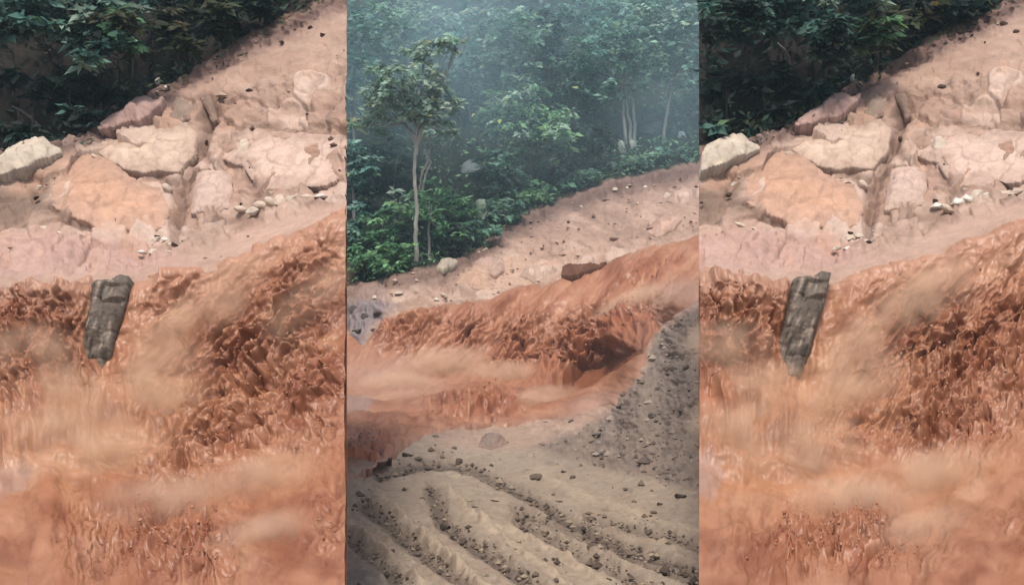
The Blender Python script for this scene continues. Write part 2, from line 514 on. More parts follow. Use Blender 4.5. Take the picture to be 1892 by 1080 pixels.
def spur_water(name, ox, oy, urange, seed, zones, alt):
    u1 = spans(*urange)
    v1 = spans((370, 1084, 1.7), (1084, 1330, 10))
    U, Vv = np.meshgrid(u1, v1)
    D = spur_D(U, Vv)
    P = world(U + ox, Vv + oy, D)
    N = grid_normals(P)
    s = D / F
    t = Vv - crest(U)
    n1 = fbm(U / 55, Vv / 55, seed + 20, 4)
    mask = t + 26 * fbm(U / 46, Vv / 20, seed + 21, 5) - 4
    rightness = sstep(170, 330, U)
    b0, m0, f0, l0 = churn(U, Vv, 94, 84, 44, seed)
    b1, m1, f1, l1 = churn(U, Vv, 128, 92, 40, seed + 30)
    big = b0 * (1 - rightness) + b1 * rightness; med = m0 * (1 - rightness) + m1 * rightness
    fine = f0 * (1 - rightness) + f1 * rightness; low = l0 * (1 - rightness) + l1 * rightness
    lowz = sstep(740, 860, Vv + 0.15 * (U - 320))
    amp = np.zeros_like(U)
    for cx, cy, rx, ry, an, st in zones:
        amp = np.maximum(amp, st * ell(U, Vv, cx, cy, rx, ry, an))
    amp = np.clip(amp * (1.0 + 0.9 * n1), 0, 1)
    rel = 0.55 * (big - 0.5) + 0.42 * (med - 0.5)
    h = 12 * sstep(-6, 26, mask) - 26 * (1 - sstep(-14, 6, mask)) + low * 34 + 14 * fbm(U / 60, Vv / 44, seed + 61, 2, g=0.35)
    h += rel * (2 + 92 * amp ** 1.1) * (1 - 0.25 * lowz) + fine * (0.0 + 9 * amp)
    h += amp * 14
    # the bulge of the foot of the fall
    col = np.zeros(U.shape + (3,)) + A(189, 132, 100)
    ca, sa = math.cos(math.radians(128)), math.sin(math.radians(128))
    xx, yy = U + 14 * n1, Vv + 14 * n1
    st1 = fbm((xx * ca + yy * sa) / 170, (-xx * sa + yy * ca) / 30, seed + 51, 3, g=0.38) * rightness + fbm(yy / 130, xx / 24, seed + 52, 3, g=0.38) * (1 - rightness)
    st1 = st1 * (1 - lowz) + lowz * (0.8 * fbm(xx / 95 + yy / 160, yy / 34 - xx / 150, seed + 53, 3, g=0.42))
    fallzone = sstep(5, 50, t) * (1 - sstep(330, 430, t))
    h += st1 * (26 * fallzone + 12 * lowz) + (0.55 * (big - 0.5) + 0.42 * (med - 0.5)) * 6 * fallzone
    col = mixc(col, A(150, 88, 52), sstep(-0.02, 0.35, st1) * (0.35 + 0.4 * fallzone))
    col = mixc(col, A(224, 168, 126), sstep(0.05, 0.4, -st1) * (0.3 + 0.35 * fallzone))
    spray = ell(U, Vv, 280, 760, 170, 130, -30) + ell(U, Vv, 520, 900, 170, 50, -10) + 0.8 * ell(U, Vv, 120, 920, 130, 90)
    col = mixc(col, A(208, 152, 110), np.clip(spray, 0, 1) * 0.6)
    col = mixc(col, A(180, 112, 76), sstep(0.0, 0.5, l0 + 0.3 * n1) * 0.55)
    big_n = fbm(U / 150, Vv / 110, seed + 63, 3)
    col = mixc(col, A(142, 80, 50), sstep(0.0, 0.4, big_n) * 0.7)
    col = mixc(col, A(222, 176, 142), sstep(0.05, 0.45, -big_n) * 0.6)
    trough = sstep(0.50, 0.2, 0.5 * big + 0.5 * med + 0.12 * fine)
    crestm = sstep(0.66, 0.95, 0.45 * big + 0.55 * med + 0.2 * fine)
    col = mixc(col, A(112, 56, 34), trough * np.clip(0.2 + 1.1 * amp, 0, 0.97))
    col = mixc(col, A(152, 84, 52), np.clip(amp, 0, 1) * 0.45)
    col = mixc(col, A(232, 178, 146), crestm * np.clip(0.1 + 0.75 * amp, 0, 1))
    # thin pale film at the crest
    film = np.exp(-np.clip(t + 6 + 16 * st1, 0, None) / 38.0)
    col = mixc(col, A(216, 172, 146), film * 0.9)
    ramp = np.exp(-np.clip(t + 6, 0, None) / 80.0) * rightness
    col = mixc(col, A(216, 158, 124), ramp * 0.6)
    # a ragged pale grey patch on the water at the left foot
    col = mixc(col, A(186, 162, 152), sstep(0.45, 0.8, ell(U, Vv, 18, 892, 60, 44, -40) + 0.5 * fbm(U / 50, Vv / 24, seed + 44, 4)) * 0.45)
    rk = sstep(-14, 4, poly_sd(U, Vv, [(186, 522), (240, 518), (236, 560), (222, 612), (205, 660), (170, 664), (160, 640), (172, 572)]))
    h = h * (1 - 0.8 * rk)
    ef = np.clip(np.where(ox == 0, 641 - U, U - 9), 0, 30) / 30.0
    h = h * (0.25 + 0.75 * ef) + 6 * (1 - ef)
    P = cut_flank(tear(P + N * (h * s)[..., None], U, Vv, amp * ef * (1 - rk), s, 11, seed + 71), 1 if ox == 0 else -1)
    keep = mask > -16
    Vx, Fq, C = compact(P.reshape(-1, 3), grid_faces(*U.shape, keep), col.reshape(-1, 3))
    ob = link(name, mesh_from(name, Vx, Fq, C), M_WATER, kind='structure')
    return U, Vv, P, N, amp, s


def drops_from(name, U, Vv, P, N, amp, s, n, seed, ang, size):
    """thrown drops and rags of water over the churn"""
    r = np.random.RandomState(seed)
    w = (amp.clip(0.02, 1) ** 2).ravel().copy()
    w[(Vv.ravel() > 1100)] = 0
    w /= w.sum()
    pick = r.choice(w.size, n, p=w)
    base = P.reshape(-1, 3)[pick]; nn = N.reshape(-1, 3)[pick]; ss = s.ravel()[pick]
    c = base + nn * (ss * r.gamma(1.3, 4.5, n))[:, None]
    # octahedra stretched along the fall
    o = np.array([(1, 0, 0), (-1, 0, 0), (0, 1, 0), (0, -1, 0), (0, 0, 1), (0, 0, -1)], float)
    f = np.array([(0, 2, 4), (2, 1, 4), (1, 3, 4), (3, 0, 4), (2, 0, 5), (1, 2, 5), (3, 1, 5), (0, 3, 5)])
    a = np.radians(ang + r.normal(0, 25, n))
    dirx = np.stack([np.cos(a), 0 * a - 0.3, -np.sin(a)], -1)
    dirx /= np.linalg.norm(dirx, axis=1)[:, None]
    sid = np.cross(dirx, nn); sid /= np.linalg.norm(sid, axis=1)[:, None] + 1e-9
    up = np.cross(sid, dirx)
    ra = ss * size * r.gamma(2.0, 0.5, n); rb = ra * r.uniform(0.35, 0.8, n)
    V = c[:, None] + o[None, :, :1] * (dirx * ra[:, None])[:, None] + o[None, :, 1:2] * (sid * rb[:, None])[:, None] + o[None, :, 2:] * (up * rb[:, None])[:, None]
    Fq = (f[None] + (np.arange(n) * 6)[:, None, None]).reshape(-1, 3)
    colr = np.where(r.rand(n)[:, None] < 0.5, A(214, 156, 122)[None], A(172, 104, 70)[None])
    link(name, mesh_from(name, V.reshape(-1, 3), Fq, np.repeat(colr, 6, 0)), M_WATER, kind='stuff')


L_OX, L_OY = 0, 0
R_OX, R_OY = 1282, -6
L_U = ((-520, -20, 14), (-20, 641, 2.0))
R_U = ((9.5, 620, 2.0), (620, 1140, 14))
L_UW = ((-520, -10, 12), (-10, 641, 1.7))
R_UW = ((9.5, 616, 1.7), (616, 1140, 12))
spur_terrain('hillside', L_OX, L_OY, L_U, 1, 1.0)
spur_terrain('hillside', R_OX, R_OY, R_U, -1, 1.0)
LZ = [(485, 660, 150, 85, -45, 1.0), (420, 800, 130, 80, -30, 0.95), (590, 740, 80, 110, 0, 0.9), (70, 610, 110, 90, 0, 0.85), (330, 560, 70, 60, -40, 0.45),
      (300, 1010, 150, 70, 0, 1.0), (370, 1050, 70, 50, 0, 0.9), (620, 960, 50, 70, 0, 0.7), (540, 560, 140, 60, -45, 0.72), (350, 850, 100, 60, -30, 0.75), (20, 700, 50, 50, 0, 0.5)]
RZ = [(500, 690, 140, 120, 0, 1.0), (430, 640, 80, 80, 0, 0.8), (470, 800, 120, 50, 0, 1.0), (590, 660, 60, 120, 0, 0.9), (60, 600, 100, 95, 0, 0.85), (290, 800, 90, 40, 0, 0.6),
      (270, 1020, 140, 65, 0, 1.1), (330, 980, 60, 60, 0, 0.7), (380, 580, 60, 60, 0, 0.5), (600, 980, 50, 40, 0, 0.3)]
wl = spur_water('muddy_water', L_OX, L_OY, L_UW, 3.0, LZ, 0)
wr = spur_water('muddy_water', R_OX, R_OY, R_UW, 53.0, RZ, 1)
drops_from('splash_drops', *wl, 1300, 5, 128, 1.7)
drops_from('splash_drops', *wr, 1300, 6, 120, 1.7)

# ------------------------------------------------------------------ the valley in the middle
FE = [(500, 560), (640, 530), (700, 515), (780, 495), (830, 484), (870, 468), (920, 430), (960, 402), (1040, 365), (1120, 338), (1200, 318), (1290, 300), (1460, 270)]
_mu = np.array([c[0] for c in FE], float); _mv = np.array([c[1] for c in FE], float)
MID_WATER = [(500, 560), (640, 600), (672, 640), (700, 600), (740, 575), (770, 566), (850, 562), (900, 556), (950, 528), (1040, 514), (1120, 490), (1200, 452), (1290, 432), (1480, 400),
             (1480, 548), (1290, 566), (1232, 592), (1203, 640), (1184, 690), (1138, 748), (1080, 768), (1010, 780), (900, 788), (800, 800), (745, 828), (722, 852), (650, 886), (500, 930)]
BANK = [(1500, 520), (1290, 566), (1212, 618), (1190, 690), (1120, 765), (1060, 796), (985, 822), (1000, 835), (1060, 850), (1130, 872), (1290, 905), (1500, 930)]


RUTS = (
    ([(676, 932), (722, 970), (773, 1014), (835, 1062), (900, 1110)], 13, -0.24, 0.8),
    ([(695, 905), (735, 945), (780, 988), (830, 1030), (885, 1076), (940, 1120)], 6, 0.14, 0.0),
    ([(640, 960), (690, 1000), (742, 1042), (790, 1085)], 6, 0.12, 0.0),
    ([(640, 990), (680, 1022), (720, 1056), (760, 1095)], 12, -0.2, 0.7),
    ([(700, 880), (779, 858), (835, 858), (880, 868), (923, 894), (968, 915), (1040, 958), (1150, 1008), (1290, 1060)], 9, -0.26, 0.95),
    ([(800, 912), (822, 968), (890, 1012), (945, 1052), (1000, 1090)], 14, -0.25, 0.85),
    ([(830, 905), (870, 950), (930, 992), (1000, 1040), (1060, 1085)], 6, 0.12, 0.0),
    ([(950, 942), (1075, 990), (1180, 1038), (1290, 1078)], 8, -0.16, 0.6),
    ([(1000, 880), (1060, 905), (1150, 940), (1290, 985)], 7, 0.1, 0.0),
    ([(960, 965), (1040, 1005), (1120, 1045), (1200, 1085)], 10, -0.18, 0.6),
    ([(1090, 960), (1180, 975), (1290, 1010)], 9, -0.16, 0.6),
    ([(890, 960), (960, 985), (1050, 1030), (1120, 1075)], 5, 0.1, 0.0),
)


def mid_terrain():
    u1 = spans((420, 636, 14), (636, 1298, 2.0), (1298, 1500, 14))
    v1 = spans((-600, -60, 16), (-60, 300, 5), (300, 1090, 1.9), (1090, 1600, 14))
    U, Vv = np.meshgrid(u1, v1)
    D = mid_D(U, Vv)
    P = world(U, Vv, D)
    N = grid_normals(P)
    s = D / F
    edge = Vv - np.interp(U, _mu, _mv) + 10 * fbm(U / 30, Vv / 20, 2.2, 3)
    forest = 1 - sstep(-6, 6, edge)
    n1 = fbm(U / 70, Vv / 30, 3.3, 4); n2 = fbm(U / 18, Vv / 9, 4.4, 4)
    fg = sstep(770, 830, Vv)
    bank = sstep(-6, 10, poly_sd(U, Vv, BANK) + 8 * n2)
    slope = (1 - forest) * (1 - fg) * (1 - bank)
    h = slope * (fbm(U / 60, Vv / 40, 5.0, 3) * 9 + (ridged(U / 34, Vv / 20, 6.0, 3) - 0.6) * 7) + forest * fbm(U / 30, Vv / 30, 7.0, 3) * 16
    col = np.zeros(U.shape + (3,)) + A(205, 170, 150)
    col = mixc(col, A(178, 148, 130), sstep(-0.1, 0.4, n1) * 0.8)
    col = mixc(col, A(226, 192, 172), sstep(0.05, 0.4, -n1) * 0.8)
    col = mixc(col, A(150, 122, 108), sstep(0.15, 0.5, n2) * 0.5)
    fh1, fc1, fv1 = facets(U + 0.5 * Vv + 12 * n1 * 2, Vv * 1.7, 34, 12.0)
    rz = slope * sstep(455, 480, Vv + 0.05 * (U - 900)) * (1 - sstep(545, 570, Vv))
    h += rz * (fh1 * 8 - fc1 * 1.5)
    col = mixc(col, A(236, 206, 186), sstep(0.3, 0.8, fv1) * rz * 0.7)
    stk = fbm((U * 0.8 + Vv * 0.9) / 70, (Vv * 0.9 - U * 0.45) / 14, 25.0, 4)
    col = mixc(col, A(158, 128, 112), sstep(0.05, 0.4, stk) * 0.55)
    col = mixc(col, A(230, 194, 172), sstep(0.05, 0.4, -stk) * 0.55)
    pale = sstep(-5, 15, poly_sd(U, Vv, [(830, 520), (870, 488), (930, 470), (1040, 478), (1040, 520), (950, 535), (880, 545)]))
    col = mixc(col, A(226, 188, 164), pale * 0.8)
    gy = sstep(-10, 20, poly_sd(U, Vv, [(420, 560), (640, 548), (700, 545), (740, 560), (700, 600), (672, 650), (640, 690), (420, 700)]) + 10 * n2)
    col = mixc(col, A(160, 146, 146), gy)
    h += gy * (ridged(U / 20, Vv / 24, 8.0, 3) - 0.5) * 18
    band = np.exp(-((edge - 16) / 20.0) ** 2) * sstep(640, 900, U) + np.exp(-((edge - 12) / 22.0) ** 2) * (1 - sstep(640, 900, U)) * 0.7
    col = mixc(col, A(122, 96, 88), band * 0.9)
    h += band * (ridged(U / 24, Vv / 12, 9.0, 3) - 0.5) * 12
    # foreground mud with wheel ruts
    base_fg = np.zeros(U.shape + (3,)) + A(194, 175, 155)
    base_fg = mixc(base_fg, A(180, 158, 138), sstep(-0.1, 0.4, fbm(U / 110, Vv / 40, 11.0, 4)) * 0.8)
    base_fg = mixc(base_fg, A(208, 188, 165), sstep(0.0, 0.4, fbm(U / 80, Vv / 30, 12.0, 3)) * 0.6)
    base_fg = mixc(base_fg, A(146, 128, 112), sstep(0.12, 0.5, fbm(U / 24, Vv / 10, 13.0, 4)) * 0.6)
    base_fg = mixc(base_fg, A(132, 128, 126), sstep(60, -40, np.hypot(U - 640, (Vv - 1085) * 1.2) - 60 + 40 * n1) * 0.7)
    base_fg = mixc(base_fg, A(205, 172, 150), np.exp(-((Vv - 815 + 10 * n1) / 16.0) ** 2) * sstep(760, 860, U) * 0.8)
    col = mixc(col, base_fg, fg)
    wu = U + 7 * fbm(U / 30, Vv / 20, 14.0, 3); wv = Vv + 5 * fbm(U / 30, Vv / 20, 15.0, 3)
    hz = np.zeros_like(U)                                    # vertical relief of the mud in metres
    GX, GY = P[..., 0], P[..., 1]
    clod = fbm(GX / 0.35, GY / 0.6, 16.0, 3)
    hz += fg * (fbm(GX / 2.2, GY / 4.5, 17.0, 3) * 0.10 + clod * 0.05 + fbm(GX / 0.9, GY / 1.6, 18.0, 3) * 0.05 + fbm(GX / 0.16, GY / 0.26, 19.0, 3) * 0.05)
    for pl, wd, dp, dk in RUTS:
        d = seg_dist(wu, wv, pl)
        m = np.exp(-(d / wd) ** 2) * fg
        hz += m * dp * 0.58 * (1 + 1.6 * clod + 0.8 * fbm(GX / 1.3, GY / 1.3, 26.0, 2))
        if dp < 0:
            hz += np.exp(-((d - wd * 1.7) / (wd * 0.6)) ** 2) * 0.045 * fg * (1 + 1.2 * clod)
            col = mixc(col, A(122, 105, 94), m * dk)
        else:
            col = mixc(col, A(218, 196, 170), m * 0.6)
    # gravelly bank
    bc = np.zeros(U.shape + (3,)) + A(166, 147, 132)
    bc = mixc(bc, A(132, 116, 106), sstep(-0.05, 0.4, fbm(U / 26, Vv / 18, 21.0, 4)) * 0.8)
    bc = mixc(bc, A(190, 172, 156), sstep(0.1, 0.45, fbm(U / 20, Vv / 14, 22.0, 4)) * 0.6)
    col = mixc(col, bc, bank)
    h += bank * ((ridged(U / 40, Vv / 26, 23.0, 3) - 0.5) * 12 + fbm(U / 9, Vv / 7, 24.0, 3) * 5)
    hz *= (1 - 0.7 * bank)
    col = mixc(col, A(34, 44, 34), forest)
    wet = sstep(0, 30, poly_sd(U, Vv, MID_WATER))
    h = h * (1 - wet * 0.6) - 14 * wet
    col = mixc(col, A(150, 92, 62), wet)
    P = P + N * (h * s)[..., None]
    P[..., 2] += hz
    link('mud_slope', mesh_from('mud_slope', P.reshape(-1, 3), grid_faces(*U.shape), col.reshape(-1, 3)), M_GROUND, kind='structure')


mid_terrain()


def mid_water():
    u1 = spans((430, 636, 12), (636, 1298, 1.7), (1298, 1480, 12))
    v1 = spans((400, 930, 1.6))
    U, Vv = np.meshgrid(u1, v1)
    D = mid_D(U, Vv)
    P = world(U, Vv, D)
    N = grid_normals(P)
    s = D / F
    n1 = fbm(U / 36, Vv / 30, 31.0, 4)
    sd = poly_sd(U, Vv, MID_WATER) + 7 * fbm(U / 22, Vv / 12, 32.0, 4)
    b0, m0, f0, l0 = churn(U, Vv, 135, 56, 22, 33.0)
    b1, m1, f1, l1 = churn(U, Vv, 172, 80, 20, 63.0)
    low_stream = sstep(690, 740, Vv)
    big = b0 * (1 - low_stream) + b1 * low_stream; med = m0 * (1 - low_stream) + m1 * low_stream
    fine = f0 * (1 - low_stream) + f1 * low_stream; low = l0 * (1 - low_stream) + l1 * low_stream
    amp = np.zeros_like(U)
    for cx, cy, rx, ry, an, st in [(1080, 640, 100, 46, -32, 1.25), (1130, 615, 80, 34, -28, 1.25), (1040, 690, 40, 22, -30, 1.0), (960, 640, 60, 60, 0, 0.7), (760, 605, 60, 36, -20, 0.75),
                                   (860, 620, 50, 40, 0, 0.55), (1200, 505, 50, 26, -20, 0.5), (880, 752, 80, 26, -6, 1.0), (680, 835, 62, 36, -25, 1.2), (930, 680, 40, 30, 0, 0.5), (790, 760, 18, 20, 0, 0.5)]:
        amp = np.maximum(amp, st * ell(U, Vv, cx, cy, rx, ry, an))
    amp = np.clip(amp * (1 + 0.8 * n1), 0, 1)
    rel = 0.55 * (big - 0.5) + 0.42 * (med - 0.5)
    h = 8 * sstep(-4, 18, sd) - 20 * (1 - sstep(-10, 4, sd)) + low * 9
    h += rel * (2 + 64 * amp) + fine * (8 * amp) + amp * 10
    # hollow under the leaping crest on the right
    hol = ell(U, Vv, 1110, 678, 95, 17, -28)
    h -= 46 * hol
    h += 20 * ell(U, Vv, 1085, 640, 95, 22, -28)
    col = np.zeros(U.shape + (3,)) + A(194, 132, 98)
    ca, sa = math.cos(math.radians(135)), math.sin(math.radians(135))
    xx, yy = U + 8 * n1, Vv + 8 * n1
    st1 = fbm((xx * ca + yy * sa) / 100, (-xx * sa + yy * ca) / 17, 151.0, 3, g=0.38) * (1 - low_stream) + fbm(xx / 110, yy / 14, 152.0, 3, g=0.38) * low_stream
    h += st1 * 13
    col = mixc(col, A(150, 88, 56), sstep(0.0, 0.35, st1) * 0.6)
    col = mixc(col, A(226, 172, 138), sstep(0.05, 0.4, -st1) * 0.55)
    col = mixc(col, A(214, 160, 128), sstep(-0.1, 0.4, n1) * 0.5)
    col = mixc(col, A(206, 168, 148), np.clip(ell(U, Vv, 720, 705, 110, 40, 0) + ell(U, Vv, 1100, 755, 70, 24, -20) * 0.9 + ell(U, Vv, 1230, 555, 90, 22, -20), 0, 1) * 0.8)
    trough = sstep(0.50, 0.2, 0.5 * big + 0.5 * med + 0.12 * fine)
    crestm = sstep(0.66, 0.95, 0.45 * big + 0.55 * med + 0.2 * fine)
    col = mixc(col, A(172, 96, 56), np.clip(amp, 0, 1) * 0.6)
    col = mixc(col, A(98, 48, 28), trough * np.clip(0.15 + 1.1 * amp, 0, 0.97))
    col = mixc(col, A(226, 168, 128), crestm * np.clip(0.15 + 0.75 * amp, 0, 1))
    col = mixc(col, A(112, 66, 46), np.clip(hol * 1.1, 0, 0.85))  # shade under the crest painted into the water colour of the hollow
    col = mixc(col, A(205, 170, 150), np.exp(-np.clip(sd, 0, None) / 7.0) * 0.5)
    col = mixc(col, A(178, 160, 152), sstep(0.45, 0.85, ell(U, Vv, 640, 750, 90, 22, 0) + 0.5 * n1) * 0.5)
    P = tear(P + N * (h * s)[..., None], U, Vv, amp, s, 10, 171.0)
    keep = sd > -10
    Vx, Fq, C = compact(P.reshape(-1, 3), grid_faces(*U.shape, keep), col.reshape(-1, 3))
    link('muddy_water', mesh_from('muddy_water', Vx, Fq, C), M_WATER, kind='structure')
    amp = amp * (sd > 4)
    return U, Vv, P, N, amp, s


wm = mid_water()
drops_from('splash_drops', *wm, 800, 8, 135, 1.3)


# ------------------------------------------------------------------ rock slabs: thick plates bedded in the slope
def slab(name, label, cat, poly, ox, oy, Dfun, thick, color, seed, under=4.0, edge=16.0, rough=0.25, step=2.0, sink=0.18, group=None, base=0.55, wob=2.2, streak=0.0, parent=None, mat=None, tilt=(0, 0)):
    poly = [(float(a), float(b)) for a, b in poly]
    xs = [p[0] for p in poly]; ys = [p[1] for p in poly]
    u1 = np.arange(min(xs) - 3, max(xs) + 3.1, step); v1 = np.arange(min(ys) - 3, max(ys) + 3.1, step)
    U, Vv = np.meshgrid(u1, v1)
    if Dfun is spur_D:
        D = spur_D(U, Vv)
    else:
        D = Dfun(U, Vv)
    P = world(U + ox, Vv + oy, D)
    N = grid_normals(P)
    N = N / 1.0
    nm = N.reshape(-1, 3).mean(0); nm /= np.linalg.norm(nm)
    sd = poly_sd(U, Vv, poly) + wob * fbm(U / 14, Vv / 14, seed, 3) + 2 * wob * fbm(U / 45, Vv / 45, seed + 8, 2)
    k = np.clip(sd / edge, 0, 1)
    cu, cv = np.mean(xs), np.mean(ys)
    rr = np.random.RandomState(int(seed * 10))
    ru = (max(xs) - min(xs)) / 2; rv = (max(ys) - min(ys)) / 2
    dome = np.full(U.shape, 1.0) + 0.15 * ((U - cu) / ru) - 0.1 * (Vv - cv) / rv
    for q in range(11):
        a = q * 6.283 / 11 + rr.uniform(-.4, .4)
        g = rr.uniform(0.5, 1.5); c0 = rr.uniform(1.05, 1.5)
        dome = np.minimum(dome, c0 - g * ((U - cu) / ru * math.cos(a) + (Vv - cv) / rv * math.sin(a)) * 0.9)
    fh, fc, fv = facets(U + 0.5 * Vv + 16 * fbm(U / 40, Vv / 40, seed, 3), 1.5 * Vv + 16 * fbm(U / 40, Vv / 40, seed + 3, 3), max(14.0, 0.42 * min(ru, rv) * 2), seed)
    h = thick * np.clip(base + (1 - base) * np.clip(dome, 0.0, 1.0) * np.clip(k * 1.6, 0, 1), 0, 1.2) + thick * rough * 0.5 * fh * (0.35 + 0.65 * k) - thick * 0.04 * fc
    h = h + thick * 0.06 * fbm(U / 9, Vv / 7, seed + 2, 3)
    h += tilt[0] * (U - cu) + tilt[1] * (Vv - cv)
    Q = P + nm * h[..., None]
    ins = sd > 0
    q = ins[:-1, :-1] & ins[1:, :-1] & ins[1:, 1:] & ins[:-1, 1:]
    Fq = grid_faces(*U.shape)[q.ravel()]
    if len(Fq) == 0:
        return None
    n2 = fbm(U / 30, Vv / 18, seed + 4, 5)
    n3 = fbm(U / 12 + Vv / 30, Vv / 26, seed + 5, 4)
    C = np.zeros(U.shape + (3,)) + np.asarray(color)
    C = mixc(C, np.asarray(color) * np.array([0.80, 0.76, 0.74]), sstep(0.0, 0.45, n2) * 0.7)
    C = mixc(C, np.clip(np.asarray(color) * np.array([1.12, 1.1, 1.08]), 0, 0.8), sstep(0.05, 0.4, -n2) * 0.6)
    C = C * (1 + 0.10 * fv)[..., None]
    C = mixc(C, A(196, 164, 146), (1 - k) * 0.6 * (base < 0.3))
    C = mixc(C, A(150, 120, 102), fc * 0.22)
    C = mixc(C, A(168, 136, 118), sstep(0.1, 0.45, n3) * 0.5)
    C = mixc(C, np.asarray(color) * 0.6, sstep(0.06, 0.0, np.abs(fbm(U / 40, Vv / 30, seed + 6, 2))) * 0.35)
    if streak:
        sk = fbm((U + 0.35 * Vv) / 9, Vv / 34, seed + 7, 4)
        C = mixc(C, A(188, 170, 154), sstep(0.08, 0.35, sk) * streak)
        C = mixc(C, A(62, 56, 50), sstep(0.05, 0.35, -sk) * streak)
    # rim
    a = np.concatenate([Fq[:, [0, 1]], Fq[:, [1, 2]], Fq[:, [2, 3]], Fq[:, [3, 0]]])
    key = np.sort(a, 1); kk = key[:, 0].astype(np.int64) * 10**7 + key[:, 1]
    un, first, cnt = np.unique(kk, return_index=True, return_counts=True)
    rim = a[first[cnt == 1]]
    gv_, gu_ = np.gradient(sd, step)
    gl = gu_ ** 2 + gv_ ** 2 + 1e-3
    rv_ = np.unique(rim)
    mu = np.zeros(U.size); mvv = np.zeros(U.size)
    mu[rv_] = (np.clip(sd / gl, 0, 2 * step) * gu_).ravel()[rv_]; mvv[rv_] = (np.clip(sd / gl, 0, 2 * step) * gv_).ravel()[rv_]
    U2 = U - mu.reshape(U.shape); V2 = Vv - mvv.reshape(U.shape)
    Q = world(U2 + ox, V2 + oy, D) + nm * h[..., None]
    Vx = Q.reshape(-1, 3); Cx = C.reshape(-1, 3)
    B = world(U2 + ox, V2 + oy - under, D).reshape(-1, 3) - nm * sink
    n0 = len(Vx)
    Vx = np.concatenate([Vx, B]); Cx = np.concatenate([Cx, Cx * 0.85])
    Fr = np.stack([rim[:, 1], rim[:, 0], rim[:, 0] + n0, rim[:, 1] + n0], -1)
    Vx, Fq, Cx = compact(Vx, np.concatenate([Fq, Fr]), Cx)
    o = world(np.array(cu + ox), np.array(cv + oy), Dfun(np.array(cu), np.array(cv)))
    me = mesh_from(name, Vx - o, Fq, Cx)
    ob = link(name, me, mat or M_ROCK, parent, group=group)
    if parent is None:
        ob.location = o
        ob['label'] = label; ob['category'] = cat; ob['kind'] = 'thing'
    else:
        ob.location = Vector(o) - parent.location
    return ob


SLABS = [
    # name, cat, words, polygon, thickness, colour, undercut, edge, rough
    ('boulder', 'boulder', 'pale angular boulder with dark gap under its lower edge on the {s}',
     [(-22, 318), (4, 308), (22, 290), (60, 275), (85, 270), (105, 287), (118, 292), (121, 300), (85, 313), (45, 328), (15, 340), (-10, 344)], 0.34, (226, 210, 190), 11, 26, 0.35),
    ('rock', 'rock', 'small purplish grey rock touching the right tip of the pale boulder on the {s}',
     [(108, 296), (112, 284), (130, 280), (152, 280), (146, 292), (126, 300)], 0.16, (138, 118, 120), 5, 10, 0.4),
    ('rock_ledge', 'rock', 'wedge shaped pink ledge with a bright upper edge and dark underside on the {s}',
     [(182, 252), (205, 236), (240, 214), (257, 195), (274, 193), (290, 200), (309, 197), (301, 211), (279, 231), (262, 242), (248, 238), (225, 248), (200, 257)], 0.32, (206, 172, 160), 11, 18, 0.4),
    ('rock_slab', 'rock', 'broad smooth sand coloured slab below the pink ledge on the {s}',
     [(186, 264), (240, 252), (290, 240), (345, 227), (366, 246), (360, 275), (346, 300), (328, 320), (300, 317), (262, 320), (232, 314), (205, 298), (182, 282)], 0.15, (234, 206, 184), 3, 26, 0.7),
    ('rock_slab', 'rock', 'large orange tinted rounded slab low on the slope on the {s}',
     [(136, 294), (150, 281), (178, 287), (205, 302), (240, 326), (262, 340), (295, 347), (308, 370), (312, 395), (302, 420), (270, 432), (235, 428), (190, 425), (165, 414), (140, 408), (112, 391), (94, 378), (100, 340), (112, 318)], 0.22, (232, 184, 154), 3, 48, 0.7),
    ('rock_slab', 'rock', 'wide pale pink slab at the right edge of the rock band on the {s}',
     [(402, 292), (440, 266), (480, 250), (560, 248), (632, 250), (634, 330), (600, 345), (560, 350), (500, 358), (472, 338), (452, 310)], 0.14, (238, 206, 188), 3, 30, 0.7),
    ('rock_slab', 'rock', 'upright pale slab amid the rock band beside the runnel on the {s}',
     [(352, 396), (356, 350), (366, 312), (394, 302), (428, 330), (440, 368), (402, 392)], 0.13, (228, 198, 182), 3, 18, 0.7),
    ('rock', 'rock', 'grey brown block standing where the runnel begins on the {s}',
     [(312, 222), (318, 190), (338, 180), (356, 196), (350, 222), (330, 230)], 0.18, (166, 146, 130), 5, 12, 0.4),
    ('rock', 'rock', 'narrow upright grey rock with a shadowed side above the pale slabs on the {s}',
     [(376, 196), (372, 182), (388, 180), (398, 194), (402, 222), (392, 230), (384, 212)], 0.16, (150, 128, 112), 5, 9, 0.3),
    ('rock', 'rock', 'low ribbed rock leaning over the wet ramp beside the broken stones on the {s}',
     [(352, 462), (360, 430), (384, 412), (412, 410), (404, 432), (384, 458), (366, 470)], 0.14, (206, 178, 164), 5, 12, 0.4),
]
for side, ox, oy in (('left', L_OX, L_OY), ('right', R_OX, R_OY)):
    for i, (nm_, cat, words, poly, th, c, un, ed, ro) in enumerate(SLABS):
        if side == 'right':
            poly = [(max(a, 11), b) for a, b in poly]
        slab(nm_, words.format(s=side + ' hillside'), cat, poly, ox, oy, spur_D, th * (1.0 if i in (0, 2) else 0.62), A(*c), 3.0 + i * 1.7, un, ed, ro, base=0.62 if i in (0, 2) else 0.12, wob=2.0 if i in (0, 2) else 4.0)
    # dark rock face sticking out of the fall, pale wet margin round it
    slab('rock_outcrop', 'tall angular dark grey rock splitting the top of the waterfall on the %s' % side, 'rock',
         [(178, 534), (190, 528), (215, 530), (230, 521), (246, 524), (240, 566), (226, 612), (210, 670), (196, 705), (172, 716), (150, 706), (154, 660), (160, 620), (172, 572)], ox, oy, spur_D, 0.28, A(126, 115, 103), 44.0, 3, 9, 0.5, base=0.45, wob=1.6, sink=0.3, streak=0.8, tilt=(0.0004, -0.0011))

